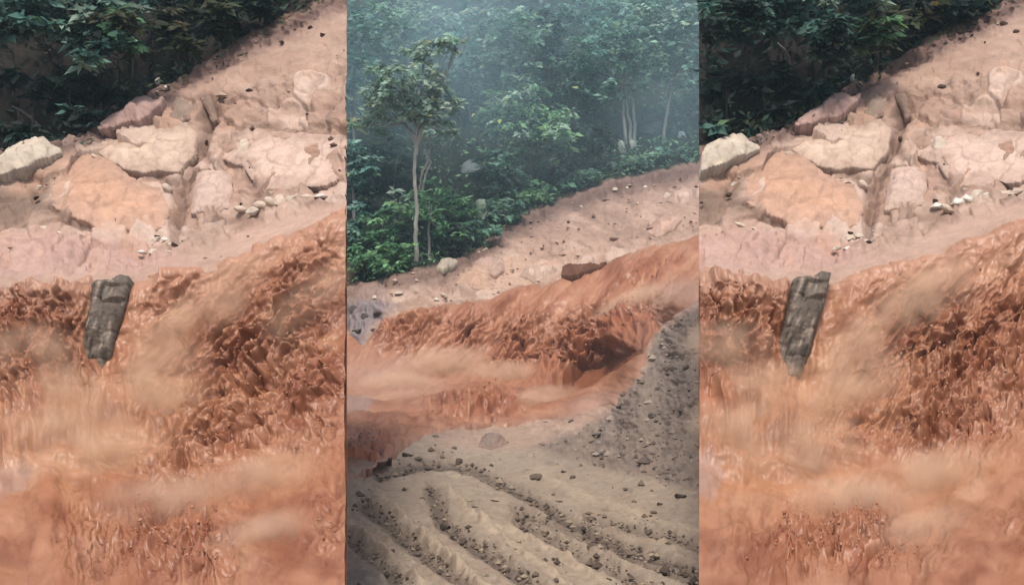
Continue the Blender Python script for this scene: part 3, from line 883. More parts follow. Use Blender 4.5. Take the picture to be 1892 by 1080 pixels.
MSLABS = [
    ('boulder', 'boulder', 'small pale boulder with shadow under it right of the slender tree foot',
     [(806, 503), (815, 490), (835, 485), (847, 492), (838, 500), (818, 508)], 0.5, (214, 200, 180), 6, 10, 0.3),
    ('rock_slab', 'rock', 'peach coloured slab on the middle slope below the small pale boulder',
     [(842, 524), (850, 505), (872, 498), (900, 508), (918, 522), (905, 540), (870, 535)], 0.3, (224, 184, 158), 2, 12, 0.7),
    ('rock_slab', 'rock', 'pale pink slab uphill of the peach slab on the middle slope',
     [(866, 490), (900, 474), (930, 476), (932, 500), (915, 512), (885, 500)], 0.25, (220, 186, 168), 2, 10, 0.7),
    ('earth_block', 'rock', 'long dark brown block of earth with a pointed end above the torrent',
     [(1040, 520), (1042, 503), (1064, 499), (1078, 501), (1092, 498), (1108, 501), (1128, 493), (1112, 506), (1084, 513), (1056, 520)], 0.42, (122, 82, 62), 4, 5, 0.4),
    ('boulder', 'boulder', 'dull white boulder among dark undergrowth in the middle forest',
     [(848, 312), (852, 298), (872, 288), (892, 284), (890, 304), (880, 322), (862, 324)], 1.0, (150, 160, 162), 6, 14, 0.4),
    ('boulder', 'boulder', 'upright pale green grey boulder at the forest edge',
     [(876, 400), (880, 388), (892, 372), (902, 364), (908, 384), (902, 406), (890, 408)], 0.8, (170, 186, 166), 4, 10, 0.4),
    ('boulder', 'boulder', 'pale upright stone at the foot of the twin pale trunks',
     [(1138, 280), (1140, 258), (1148, 250), (1156, 262), (1154, 282), (1146, 286)], 0.7, (180, 190, 180), 4, 8, 0.4),
    ('boulder', 'boulder', 'round pale stone just right of the twin pale trunks',
     [(1163, 276), (1164, 264), (1172, 260), (1178, 268), (1174, 280)], 0.6, (176, 184, 172), 3, 7, 0.4),
    ('boulder', 'boulder', 'pale stone lowest by the forest edge below the twin trunks',
     [(1120, 306), (1124, 296), (1136, 298), (1146, 308), (1140, 318), (1128, 316)], 0.7, (176, 190, 186), 4, 8, 0.4),
    ('boulder', 'boulder', 'large bluish grey boulder behind the twin trunks at far right of the middle forest',
     [(1184, 250), (1192, 232), (1206, 220), (1218, 226), (1216, 242), (1200, 252)], 1.0, (112, 120, 130), 5, 10, 0.5),
    ('boulder', 'boulder', 'small bluish pale stone at the far right end of the middle forest floor',
     [(1246, 258), (1250, 244), (1262, 246), (1268, 256), (1260, 264)], 0.8, (150, 162, 170), 4, 8, 0.5),
    ('rock_slab', 'rock', 'flat pale slab left of the dark earth block on the middle slope', [(956, 512), (972, 496), (1006, 490), (1030, 498), (1026, 514), (990, 520)], 0.3, (230, 200, 180), 2, 10, 0.8),
    ('rock_slab', 'rock', 'rough pink ledge high on the right of the middle slope', [(1196, 430), (1214, 406), (1246, 396), (1262, 408), (1240, 430), (1214, 440)], 0.35, (228, 190, 170), 3, 10, 0.8),
    ('rock_slab', 'rock', 'pale ledge at the right border of the middle slope under the forest', [(1228, 372), (1250, 356), (1286, 348), (1288, 372), (1262, 384)], 0.35, (232, 200, 182), 3, 10, 0.8),
    ('mud_heap', 'mud heap', 'low grey heap of mud at the edge of the stream',
     [(884, 826), (890, 806), (908, 798), (926, 804), (940, 822), (915, 828)], 0.3, (150, 136, 126), 0, 20, 0.9),
]
forest_boulders = []
for i, (nm_, cat, words, poly, th, c, un, ed, ro) in enumerate(MSLABS):
    if 4 <= i <= 10:
        forest_boulders.append((nm_, words, cat, poly, c)); continue
    slab(nm_, words, cat, poly, 0, 0, mid_D, th, A(*c), 70 + i * 1.3, un, ed, ro, step=1.5, base=0.1 if i in (1, 2, 11, 12, 13, 14) else (0.8 if i == 3 else 0.5), wob=1.2)


# ------------------------------------------------------------------ loose stones
def stone_mesh(name, seed, color):
    import bmesh
    bm = bmesh.new()
    bmesh.ops.create_icosphere(bm, subdivisions=3, radius=1.0)
    r = np.random.RandomState(seed)
    co = np.array([v.co[:] for v in bm.verts])
    for k in range(15):
        d = r.normal(size=3); d /= np.linalg.norm(d)
        lim = r.uniform(0.42, 0.8)
        dot = co @ d
        over = np.clip(dot - lim, 0, None)
        co -= over[:, None] * d * 0.95
    co *= (1 + 0.10 * fbm(co[:, 0] * 2 + seed, co[:, 1] * 2, co[:, 2] * 2, 3))[:, None]
    fcs = np.array([[v.index for v in f.verts] for f in bm.faces])
    bm.free()
    n = fbm(co[:, 0] * 2.5 + seed * 3.1, co[:, 1] * 2.5, co[:, 2] * 2.5, 3)
    C = np.asarray(color)[None] * (1 + 0.35 * n)[:, None]
    me = mesh_from(name, co, fcs, np.clip(C, 0, 0.85), smooth=False)
    me.materials.append(M_ROCK)
    return me


PALE = [stone_mesh('stone', 100 + i, A(*c)) for i, c in enumerate([(246, 232, 212), (240, 218, 196), (228, 208, 188), (250, 242, 228)])]
DARK = [stone_mesh('stone', 200 + i, A(*c)) for i, c in enumerate([(74, 52, 42), (96, 74, 62), (60, 46, 40)])]
GREY = [stone_mesh('stone', 300 + i, A(*c)) for i, c in enumerate([(140, 128, 120), (120, 110, 104), (168, 158, 150), (104, 94, 88)])]
CLOD = [stone_mesh('clod', 400 + i, A(*c)) for i, c in enumerate([(112, 98, 86), (130, 114, 100), (96, 84, 74)])]
GREEN = [stone_mesh('stone', 500 + i, A(*c)) for i, c in enumerate([(160, 166, 160), (140, 146, 146)])]


def stone(name, meshes, px, py, w, h, Dfun, ox, oy, seed, label, cat, group=None, rot=0, sink=0.35, dep=None):
    r = random.Random(seed)
    D = float(Dfun(np.array(float(px)), np.array(float(py))))
    p = world(np.array(px + ox), np.array(py + oy), np.array(D))
    m = D / F
    o = link(name, meshes[r.randrange(len(meshes))], None, label=label, category=cat, group=group)
    sx, sz = w * m / 2, h * m / 2
    sy = dep if dep else (sx + sz) / 2
    o.scale = (sx, sy, sz)
    o.rotation_euler = (r.uniform(-.2, .2), math.radians(-rot), r.uniform(-.3, .3))
    o.location = (p[0], p[1] - sy * (1 - 2 * sink) * 0.5, p[2] + sz * (1 - 2 * sink) * 0.3)
    return o


for k, (nm_, words, cat, poly, c) in enumerate(forest_boulders):
    xs = [q[0] for q in poly]; ys = [q[1] for q in poly]
    stone(nm_, [stone_mesh('boulder', 600 + k, A(*c))], sum(xs) / len(xs), max(ys) - 8, (max(xs) - min(xs)) * 1.15, (max(ys) - min(ys)) * 1.2, mid_D, 0, 0, 900 + k, words, cat, None, 15, sink=0.1)

sd_ = 0
for side, ox, oy in (('left', L_OX, L_OY), ('right', R_OX, R_OY)):
    lo, hi = (9, 634) if side == 'left' else (18, 700)
    for px, py, w_, h_, rot, words in [
        (446, 388, 26, 14, 10, 'leftmost pale stone of the white rubble row on the {s}'), (466, 393, 24, 15, -10, 'brownish pale stone low in the white rubble row on the {s}'),
        (484, 381, 26, 18, 20, 'tall pale stone near the left of the white rubble row on the {s}'), (500, 376, 24, 20, 0, 'white block left of centre in the rubble row on the {s}'),
        (518, 371, 30, 18, 12, 'largest white stone at the centre of the rubble row on the {s}'), (536, 374, 26, 14, 25, 'white stone right of centre in the rubble row on the {s}'),
        (552, 368, 26, 16, 0, 'round white stone towards the right of the rubble row on the {s}'), (570, 366, 30, 12, 10, 'flat white stone second from the right end of the rubble row on the {s}'),
        (592, 363, 30, 9, 8, 'thin white stone at the right end of the rubble row on the {s}'),
        (286, 446, 26, 14, 20, 'upper left stone in the broken pile above the waterfall on the {s}'), (304, 442, 24, 13, 0, 'uppermost stone in the broken pile above the waterfall on the {s}'),
        (262, 466, 26, 12, 5, 'leftmost stone of the broken pile above the waterfall on the {s}'), (284, 466, 28, 15, -8, 'whitest stone at the bottom of the broken pile on the {s}'),
        (308, 468, 22, 12, 0, 'small white stone at the lower right of the broken pile on the {s}'), (316, 454, 20, 14, 30, 'tilted stone in the middle of the broken pile on the {s}'),
        (84, 424, 42, 14, -12, 'long whitish stone at the rim of the pink mud shelf on the {s}'), (112, 430, 26, 8, -18, 'flat pale stone at the right end of the shelf rim on the {s}'),
        (8, 468, 36, 22, 0, 'cream white stone at the outer edge of the mud shelf on the {s}'), (72, 348, 16, 11, 10, 'little pale stone in grey earth below the boulder on the {s}'),
        (176, 291, 22, 11, -20, 'small light pink stone on top of the orange slab on the {s}'), (290, 268, 16, 12, 0, 'small pale stone on the face of the sand slab on the {s}'),
        (310, 350, 26, 24, 0, 'pale stone wedged between the orange slab and the runnel on the {s}'), (452, 276, 40, 40, 0, 'brightest bulging stone at the upper left of the pink slab on the {s}'),
        (292, 150, 12, 20, -30, 'pale split stone standing at the dark bank edge on the {s}'), (306, 162, 10, 12, 0, 'little whitish stone by the split stone at the bank edge on the {s}'),
    ]:
        sd_ += 1
        if px > 430 and py > 355:
            w_, h_ = w_ * 1.35, h_ * 1.4
        if lo <= px <= hi:
            stone('stone', PALE, px, py, w_, h_, spur_D, ox, oy, sd_, words.format(s=side + ' hillside'), 'stone', 'pale stones on the %s hillside' % side, rot)
    for px, py, w_, h_, rot, words in [
        (460, 168, 22, 13, 0, 'dark brown stone alone on the upper mud face on the {s}'), (574, 52, 20, 14, -20, 'dark stone uppermost near the right edge on the {s}'),
        (597, 66, 15, 12, 0, 'small dark stone just below the uppermost dark one on the {s}'), (572, 350, 36, 16, -18, 'dark reddish rock above the right end of the white rubble on the {s}'),
        (628, 320, 14, 22, 30, 'upright brown stone at the right rim of the pink slab on the {s}'), (324, 454, 22, 12, -20, 'dark brown stone in the broken pile above the waterfall on the {s}'),
        (340, 448, 12, 10, 0, 'small dark stone at the right of the broken pile on the {s}'), (289, 436, 15, 6, 0, 'thin dark stone above the broken pile on the {s}'),
        (66, 366, 16, 11, 25, 'dark clod in grey earth left of the orange slab on the {s}'), (448, 377, 22, 9, 0, 'dark flat stone above the left of the white rubble row on the {s}'),
        (382, 264, 9, 14, 0, 'little dark stone in the upper runnel on the {s}'), (462, 312, 9, 14, 10, 'little dark stone left of the wide pink slab on the {s}'),
    ]:
        sd_ += 1
        if lo <= px <= hi:
            stone('dark_stone', DARK, px, py, w_, h_, spur_D, ox, oy, sd_, words.format(s=side + ' hillside'), 'stone', 'dark stones on the %s hillside' % side, rot, dep=0.07)

for px, py, w_, h_, me_, words in [
    (806, 553, 14, 9, PALE, 'bright cream stone at the lip of the middle waterfall'), (692, 549, 13, 9, PALE, 'white stone at far left below the middle forest'),
    (736, 541, 22, 7, PALE, 'flat pale stone between the slender tree and the waterfall lip'), (770, 519, 12, 8, PALE, 'small pale stone straight below the slender tree'),
    (1074, 383, 11, 9, PALE, 'white stone alone high on the middle mud slope'), (1136, 350, 15, 9, PALE, 'left of the two pale stones under the forest edge'),
    (1158, 348, 10, 9, PALE, 'right of the two pale stones under the forest edge'), (1178, 377, 14, 8, PALE, 'whitish flat stone on the upper right mud slope'),
    (1192, 346, 16, 9, PALE, 'pale stone by the forest edge at the far right of the slope'), (1232, 362, 22, 14, PALE, 'pale pinkish rock at the right end of the slope'),
    (960, 387, 8, 6, GREEN, 'little white stone in the grass at the forest edge'), (896, 462, 16, 9, PALE, 'pale stone at the bend of the forest edge'),
    (965, 449, 9, 7, DARK, 'small brown stone alone on the middle slope'), (1002, 512, 11, 8, DARK, 'small dark stone left of the earth block'),
    (990, 520, 20, 9, PALE, 'pale stone just left of the earth block over the torrent'),
    (820, 545, 18, 12, PALE, 'pale stone above the middle waterfall under the peach slab'),
]:
    sd_ += 1
    stone('stone', me_, px, py, w_, h_, mid_D, 0, 0, sd_, words, 'stone', 'stones on the middle slope')

for px, py, w_, h_, words in [
    (1102, 803, 26, 17, 'darkest stone at the lower left of the gravel bank'), (1158, 842, 14, 12, 'small dark stone on the lower gravel bank with a pale top'),
    (1270, 682, 20, 18, 'pale stone high on the gravel bank by its right edge'), (1248, 690, 10, 9, 'dark little stone beside the pale stone on the gravel bank'),
    (1202, 660, 16, 12, 'stone at the upper rim of the gravel bank'), (1186, 702, 22, 14, 'dark stone on the waterside rim of the gravel bank'),
    (1218, 718, 26, 10, 'flat dark stone in the middle of the gravel bank'), (1268, 640, 18, 14, 'grey stone near the top of the gravel bank'),
    (1150, 752, 26, 12, 'flat stone at the foot of the gravel bank beside the water'), (1245, 780, 18, 10, 'grey stone on the right middle of the gravel bank'),
    (1204, 768, 20, 16, 'tan stone on the middle of the gravel bank'), (1010, 782, 20, 12, 'grey stone at the water edge left of the gravel bank'),
    (1056, 780, 14, 12, 'small grey stone in the wet margin before the gravel bank'), (1086, 786, 12, 12, 'grey stone just up from the darkest stone'),
    (660, 752, 16, 10, 'dark stone at the far left of the middle stream'), (676, 762, 20, 10, 'second dark stone in the left of the middle stream'),
    (668, 746, 12, 12, 'upright grey stone among the dark stones in the left stream'), (694, 757, 14, 8, 'rightmost dark stone in the left of the stream'),
    (652, 766, 14, 8, 'lowest dark stone at the left of the stream'),
    (690, 612, 16, 12, 'dark stone on the wet grey rocks at far left of the fall'), (676, 585, 24, 20, 'grey rock at the head of the wet rocks at far left'),
    (700, 580, 22, 16, 'paler grey rock beside the left edge of the fall'), (660, 612, 26, 20, 'grey rock lower on the wet rocks at far left'), (655, 572, 22, 22, 'dark purplish rock under the forest at the far left'),
]:
    sd_ += 1
    stone('stone', GREY, px, py, w_, h_, mid_D, 0, 0, sd_, words, 'stone', 'grey stones by the middle stream')

for px, py, w_, h_, words in [
    (994, 882, 34, 13, 'ragged row of dark clods standing alone on the mud'), (1042, 872, 12, 8, 'small clod right of the ragged dark clods'), (1060, 882, 18, 9, 'flat clod right of the ragged dark clods'),
    (754, 843, 26, 16, 'dark clod heap where the ruts meet the stream'), (774, 848, 18, 8, 'flat clod right of the heap by the stream'),
    (750, 878, 14, 9, 'clod below the heap by the stream'), (782, 922, 16, 9, 'dark clod at the head of the second rut'), (824, 974, 24, 16, 'largest dark clod on the left rut ridge'),
    (858, 1000, 26, 13, 'long dark clod lower on the left rut ridge'), (806, 955, 12, 8, 'small clod higher on the left rut ridge'), (812, 1030, 14, 10, 'clod lying in the track at bottom left'),
    (722, 948, 10, 10, 'clod on the rim of the leftmost rut'), (727, 1018, 12, 10, 'clod low on the leftmost ridge'), (940, 1052, 14, 9, 'clod at the bottom edge in the middle of the mud'),
    (1258, 917, 26, 13, 'dark clod at the right edge below the gravel bank'), (1220, 932, 14, 10, 'round clod left of the dark clod at the right edge'), (1172, 928, 12, 8, 'clod in the pale mud below the gravel bank'),
    (1156, 904, 12, 7, 'small clod right under the gravel bank'), (1208, 946, 16, 6, 'flat clod in the pale mud at the right'), (1196, 985, 12, 12, 'upright clod on the right hand ruts'),
    (1230, 994, 18, 9, 'clod right of the upright one on the right ruts'), (1134, 968, 12, 9, 'clod in the centre right of the rutted mud'), (1080, 994, 12, 7, 'clod on the long arc shaped rut'),
    (1140, 1018, 14, 8, 'clod lower on the long arc shaped rut'), (1034, 928, 26, 8, 'row of flat clods in the upper middle of the mud'), (966, 940, 14, 9, 'clod beside the arc shaped rut'),
    (880, 938, 22, 8, 'flat clods inside the arc shaped rut'), (915, 926, 20, 8, 'clods under the bend of the arc shaped rut'), (850, 852, 20, 12, 'clod standing on the far rim of the mud'),
    (840, 828, 12, 7, 'little clod by the stream left of the grey heap'), (806, 806, 18, 5, 'thin clod at the water edge'), (1282, 1050, 12, 9, 'clod at the lower right corner of the mud'),
    (1126, 1072, 14, 12, 'clod at the bottom edge right of centre'), (1028, 1072, 12, 9, 'clod at the bottom edge near the middle'), (966, 966, 9, 8, 'reddish little clod near the middle of the ruts'),
]:
    sd_ += 1
    stone('mud_clod', CLOD, px, py, w_, h_ * 1.25, mid_D, 0, 0, sd_, words, 'clod', 'mud clods on the rutted mud')


def rubble(name, n, seed, region, Dfun, ox, oy, size, cols, bounds):
    """small uncounted bits of stone and earth"""
    r = np.random.RandomState(seed)
    u = r.uniform(bounds[0], bounds[1], n * 4); v = r.uniform(bounds[2], bounds[3], n * 4)
    ok = region(u, v) > r.rand(n * 4)
    u, v = u[ok][:n], v[ok][:n]
    n = len(u)
    D = Dfun(u, v)
    c = world(u + ox, v + oy, D)
    m = D / F
    o = np.array([(1, 0, 0), (-1, 0, 0), (0, 1, 0), (0, -1, 0), (0, 0, 1), (0, 0, -1), ], float)
    f = np.array([(0, 2, 4), (2, 1, 4), (1, 3, 4), (3, 0, 4), (2, 0, 5), (1, 2, 5), (3, 1, 5), (0, 3, 5)])
    sz = size * r.gamma(2.2, 0.42, n) * m
    sc = np.stack([sz * r.uniform(.7, 1.5, n), sz * r.uniform(.7, 1.3, n), sz * r.uniform(.5, 1.0, n)], -1)
    ang = r.uniform(0, 6.28, n)
    oo = o[None] * sc[:, None] * r.uniform(0.75, 1.25, (n, 6, 3))
    x = oo[..., 0] * np.cos(ang)[:, None] - oo[..., 1] * np.sin(ang)[:, None]
    y = oo[..., 0] * np.sin(ang)[:, None] + oo[..., 1] * np.cos(ang)[:, None]
    V = np.stack([x, y, oo[..., 2]], -1) + c[:, None] + np.array([0, -1, 0.4]) * (sz * 0.5)[:, None, None]
    C = np.asarray(cols)[r.randint(len(cols), size=n)]
    link(name, mesh_from(name, V.reshape(-1, 3), (f[None] + (np.arange(n) * 6)[:, None, None]).reshape(-1, 3), np.repeat(C, 6, 0), smooth=False), M_ROCK, kind='stuff')


rubble('gravel', 700, 21, lambda u, v: np.clip(poly_sd(u, v, BANK) / 20 + 0.3, 0, 1), mid_D, 0, 0, 3.4, [A(172, 156, 144), A(150, 134, 122), A(126, 112, 104), A(196, 180, 166)], (990, 1310, 560, 920))
rubble('mud_crumbs', 1500, 22, lambda u, v: np.clip(fbm(u / 70, v / 25, 91.0, 3) * 0.5 + 0.05 + sum(np.exp(-(seg_dist(u, v, q[0]) / (q[1] * 1.1)) ** 2) for q in RUTS if q[2] < 0), 0, 1) * (poly_sd(u, v, MID_WATER) < -8), mid_D, 0, 0, 2.9, [A(128, 112, 98), A(150, 132, 116), A(106, 92, 82), A(188, 170, 148)], (640, 1300, 815, 1085))
rubble('slope_rubble', 300, 23, lambda u, v: (np.interp(u, _mu, _mv) < v - 6) * 1.0 * (poly_sd(u, v, MID_WATER) < 0), mid_D, 0, 0, 2.4, [A(214, 190, 170), A(150, 122, 108), A(190, 160, 142)], (645, 1300, 300, 560))
for k, (ox, oy, lo, hi) in enumerate(((L_OX, L_OY, 0, 636), (R_OX, R_OY, 14, 640))):
    rubble('slope_rubble', 420, 24 + k, lambda u, v: (np.interp(u, _fu, _fv) < v + 20) * np.clip(0.02 + fbm(u / 60, v / 40, 95.0, 2) * 0.7 + 0.9 * np.exp(-((v - np.interp(u, _fu, _fv) - 12) / 18) ** 2), 0, 1) * (v < crest(u) + 5), spur_D, ox, oy, 2.7,
           [A(206, 182, 164), A(150, 122, 108), A(120, 98, 88), A(186, 156, 138)], (lo, hi, 20, 520))


# ------------------------------------------------------------------ trees and shrubs
def leaf_cloud(blobs, n, size, palette, r, flat=0.5, clump=0.3, asp=0.45):
    """blobs: rows of centre xyz and radii xyz. Returns kite shaped leaves gathered in clumps."""
    B = np.asarray(blobs, float)
    vol = (B[:, 3] * B[:, 5]) ; vol = vol / vol.sum()
    nc = max(8, n // 24)
    bi = r.choice(len(B), nc, p=vol)
    d = r.normal(size=(nc, 3)); d /= np.linalg.norm(d, axis=1)[:, None]
    rad = r.uniform(0.45, 1.0, nc) ** 0.6
    cc = B[bi, :3] + d * B[bi, 3:] * rad[:, None]
    ci = r.randint(nc, size=n)
    rr = B[bi[ci], 3:].mean(1) * clump * 0.8
    p = cc[ci] + r.normal(size=(n, 3)) * rr[:, None] * np.array([0.6, 0.6, 0.38])
    # leaf frames: tips hang outward and down
    az = r.uniform(0, 6.283, n); dr = r.uniform(-0.9, 0.35, n)
    ax = np.stack([np.cos(az), np.sin(az), dr], -1); ax /= np.linalg.norm(ax, axis=1)[:, None]
    up = np.stack([r.normal(0, flat, n), r.normal(0, flat, n) - 0.85, np.ones(n)], -1)
    sd = np.cross(ax, up); sd /= np.linalg.norm(sd, axis=1)[:, None] + 1e-9
    L = size * np.clip(r.gamma(4.0, 0.22, n), 0.3, 1.6); W = L * asp * r.uniform(0.7, 1.3, n)
    nrm = np.cross(sd, ax)
    v0 = p; v2 = p + ax * L[:, None]
    v1 = p + ax * (0.45 * L)[:, None] + sd * (W * 0.5)[:, None] + nrm * (0.08 * L)[:, None]
    v3 = p + ax * (0.45 * L)[:, None] - sd * (W * 0.5)[:, None] + nrm * (0.08 * L)[:, None]
    V = np.stack([v0, v1, v2, v3], 1).reshape(-1, 3)
    Fq = np.arange(4 * n).reshape(n, 4)
    pal = np.asarray(palette)
    clcol = pal[r.randint(len(pal), size=nc)] * r.uniform(0.6, 1.4, nc)[:, None]
    C = clcol[ci] * r.uniform(0.7, 1.3, n)[:, None]
    yel = r.rand(n) < 0.03
    C[yel] = C[yel] * np.array([1.9, 1.35, 0.8])
    return V, Fq, np.repeat(C, 4, 0)


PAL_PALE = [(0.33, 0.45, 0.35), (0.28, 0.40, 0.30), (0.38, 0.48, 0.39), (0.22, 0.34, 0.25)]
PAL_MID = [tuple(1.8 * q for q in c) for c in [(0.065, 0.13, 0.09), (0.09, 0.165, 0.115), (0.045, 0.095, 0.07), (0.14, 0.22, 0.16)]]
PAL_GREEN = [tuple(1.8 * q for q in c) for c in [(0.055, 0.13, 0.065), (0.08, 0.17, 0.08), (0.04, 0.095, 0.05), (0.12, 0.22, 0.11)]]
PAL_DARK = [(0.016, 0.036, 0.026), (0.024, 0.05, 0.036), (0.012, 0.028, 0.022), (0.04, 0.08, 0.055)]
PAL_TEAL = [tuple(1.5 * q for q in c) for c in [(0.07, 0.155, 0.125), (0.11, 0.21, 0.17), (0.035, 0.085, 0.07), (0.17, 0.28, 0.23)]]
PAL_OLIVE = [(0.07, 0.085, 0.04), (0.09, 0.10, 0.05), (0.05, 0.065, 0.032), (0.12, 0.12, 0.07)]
BARK_PALE = np.array((0.34, 0.34, 0.30)); BARK_BROWN = np.array((0.10, 0.085, 0.07)); BARK_GREY = np.array((0.2, 0.19, 0.18))


def tree(name, label, cat, stems, blobs, n, lsize, palette, Dfun, ox, oy, seed, bark=BARK_BROWN, r0=4.0, group=None, foot=None, push=0.0, clump=0.3, asp=0.45, limbs=True, ushift=None, part='crown', fwd=0.0, flat=0.5):
    """stems: polylines in photograph pixels from the foot up; blobs: (px, py, rx, ry) in pixels, all carried to the depth of the foot"""
    r = np.random.RandomState(seed)
    fx, fy = foot or stems[0][0]
    D = float(Dfun(np.array(float(fx)), np.array(float(fy)))) + push
    m = D / F
    base = world(np.array(fx + ox), np.array(fy + oy), np.array(D))
    root = empty(name, Vector(base), label, cat, group)
    W3 = lambda x, y: world(np.array(float(x + ox)), np.array(float(y + oy)), np.array(D)) - base
    B = []
    for bx, by, rx, ry in blobs:
        c = W3(bx, by)
        c[1] += r.normal(0, 0.35) * rx * m
        B.append([*c, rx * m, 0.5 * (rx + ry) * m, ry * m])
    B = np.array(B); B[:, 1] -= fwd
    TV, TF, off = [], [], 0
    for st in stems:
        pts = np.array([W3(*q) for q in st])
        # refine with a little waver
        t = np.linspace(0, len(pts) - 1, 4 * len(pts))
        pp = np.stack([np.interp(t, np.arange(len(pts)), pts[:, k]) for k in range(3)], -1)
        pp[:, 0] += r.normal(0, 0.25 * r0 * m, len(pp)); pp[:, 1] += r.normal(0, 0.25 * r0 * m, len(pp))
        pp[0, 2] -= 0.3
        v_, f_ = tube(pp, np.linspace(r0, r0 * 0.5, len(pp)) * m)
        TV.append(v_); TF.append(f_ + off); off += len(v_)
        if limbs:
            top = pp[-1]
            for b in B:
                a = pp[int(len(pp) * r.uniform(0.65, 0.98))]
                e = b[:3] + r.normal(size=3) * b[3:] * 0.2
                mid = (a + e) / 2 + np.array([0, 0, -0.08 * np.linalg.norm(e - a)])
                v_, f_ = tube(np.array([a, (a * 2 + mid) / 3, mid, (mid + e) / 2, e]), np.array([0.42, 0.36, 0.28, 0.2, 0.08]) * r0 * m, 5)
                TV.append(v_); TF.append(f_ + off); off += len(v_)
    TV = np.concatenate(TV); TF = np.concatenate(TF)
    C = np.asarray(bark)[None] * (1 + 0.3 * fbm(TV[:, 0] * 3, TV[:, 2] * 1.2, TV[:, 1], 3))[:, None]
    link('trunk' if part == 'crown' else 'stem', mesh_from('trunk', TV, TF, np.clip(C, 0.01, 0.7)), M_BARK, root)
    LV, LF, LC = leaf_cloud(B, n, lsize * m, palette, r, flat=flat, clump=clump, asp=asp)
    if ushift is not None:       # the outermost sprays stop where the spur ends
        px = (LV[:, 0] + base[0]) / (LV[:, 1] + base[1]) * F + 946
        bad = ((px > ushift[1]) | (px < ushift[0])).reshape(-1, 4).any(1)
        LV = LV.reshape(-1, 4, 3)[~bad].reshape(-1, 3); LC = LC.reshape(-1, 4, 3)[~bad].reshape(-1, 3)
        LF = np.arange(len(LV)).reshape(-1, 4)
    if len(LV):
        link(part, mesh_from(part, LV, LF, LC, smooth=False), M_LEAF, root)
    return root


# --- middle forest
G_M = 'trees of the middle forest'
tree('slender_tree', 'tall slender tree with pale straight trunk and pale spreading crown at the forest edge', 'tree',
     [[(769, 490), (768, 430), (769, 380), (766, 320), (768, 275), (770, 235), (760, 200)], [(768, 275), (780, 235), (800, 200), (825, 130)]],
     [(690, 222, 40, 20), (660, 225, 22, 14), (715, 178, 42, 28), (745, 150, 40, 26), (775, 175, 40, 28), (800, 150, 34, 24), (735, 205, 50, 22), (790, 210, 40, 20), (825, 190, 28, 20),
      (770, 95, 32, 18), (800, 110, 34, 20), (835, 78, 34, 14), (850, 85, 22, 12), (820, 235, 24, 16), (700, 135, 20, 14)],
     4200, 13, PAL_PALE, mid_D, 0, 0, 11, BARK_PALE * 0.8, 4.6, G_M, clump=0.3, flat=0.8)
tree('thin_tree', 'thin forked pale sapling twisting beside the tall slender trunk', 'tree',
     [[(776, 352), (780, 320), (790, 300), (786, 270), (776, 245)], [(780, 345), (786, 325), (796, 300), (788, 285)]], [(812, 250, 18, 12), (790, 238, 20, 12)], 260, 10, PAL_PALE, mid_D, 0, 0, 12, BARK_GREY, 3.0, G_M, foot=(778, 405))
tree('thin_tree', 'second thinner pale trunk right of the slender tree foot', 'tree',
     [[(793, 482), (792, 440), (793, 405), (796, 380)]], [(800, 395, 26, 18), (812, 420, 16, 12), (786, 370, 30, 16)], 420, 10, PAL_GREEN, mid_D, 0, 0, 13, BARK_GREY, 3.2, G_M)
tree('broad_tree', 'bright layered broadleaf tree hanging over the dark hollow in the middle forest', 'tree',
     [[(985, 372), (980, 330), (975, 270), (970, 210)]],
     [(950, 205, 60, 26), (1000, 215, 60, 26), (925, 240, 40, 22), (975, 245, 56, 24), (1020, 245, 44, 26), (985, 280, 40, 20), (1030, 275, 26, 18), (960, 180, 60, 24), (1005, 300, 22, 14), (910, 215, 40, 20)],
     4600, 13, PAL_GREEN + PAL_PALE[:2], mid_D, 0, 0, 14, BARK_BROWN, 5, G_M)
tree('twin_trunk_tree', 'tall tree on bare twin pale trunks at the right of the middle forest', 'tree',
     [[(1158, 268), (1152, 220), (1150, 180), (1142, 140), (1135, 100)], [(1166, 270), (1164, 230), (1156, 190), (1154, 150), (1160, 90)], [(1172, 262), (1172, 220), (1168, 180), (1172, 120)]],
     [(1110, 90, 56, 30), (1160, 60, 60, 34), (1210, 80, 52, 36), (1095, 140, 40, 24), (1130, 120, 40, 24), (1180, 115, 46, 26), (1150, 160, 40, 18), (1105, 175, 34, 18)],
     4200, 11.5, PAL_MID + PAL_TEAL, mid_D, 0, 0, 15, BARK_PALE * 0.8, 3.6, G_M)
tree('leaning_tree', 'tree leaning from the far right over the rocks in the middle forest', 'tree',
     [[(1225, 262), (1232, 210), (1242, 160), (1246, 110), (1230, 70)], [(1228, 170), (1240, 145), (1250, 120)]],
     [(1230, 60, 56, 36), (1275, 70, 40, 40), (1255, 115, 44, 26), (1215, 35, 60, 26), (1270, 150, 30, 26), (1280, 30, 36, 26)],
     4000, 11.5, PAL_TEAL + PAL_PALE[:1], mid_D, 0, 0, 16, BARK_PALE * 0.7, 3.4, G_M)
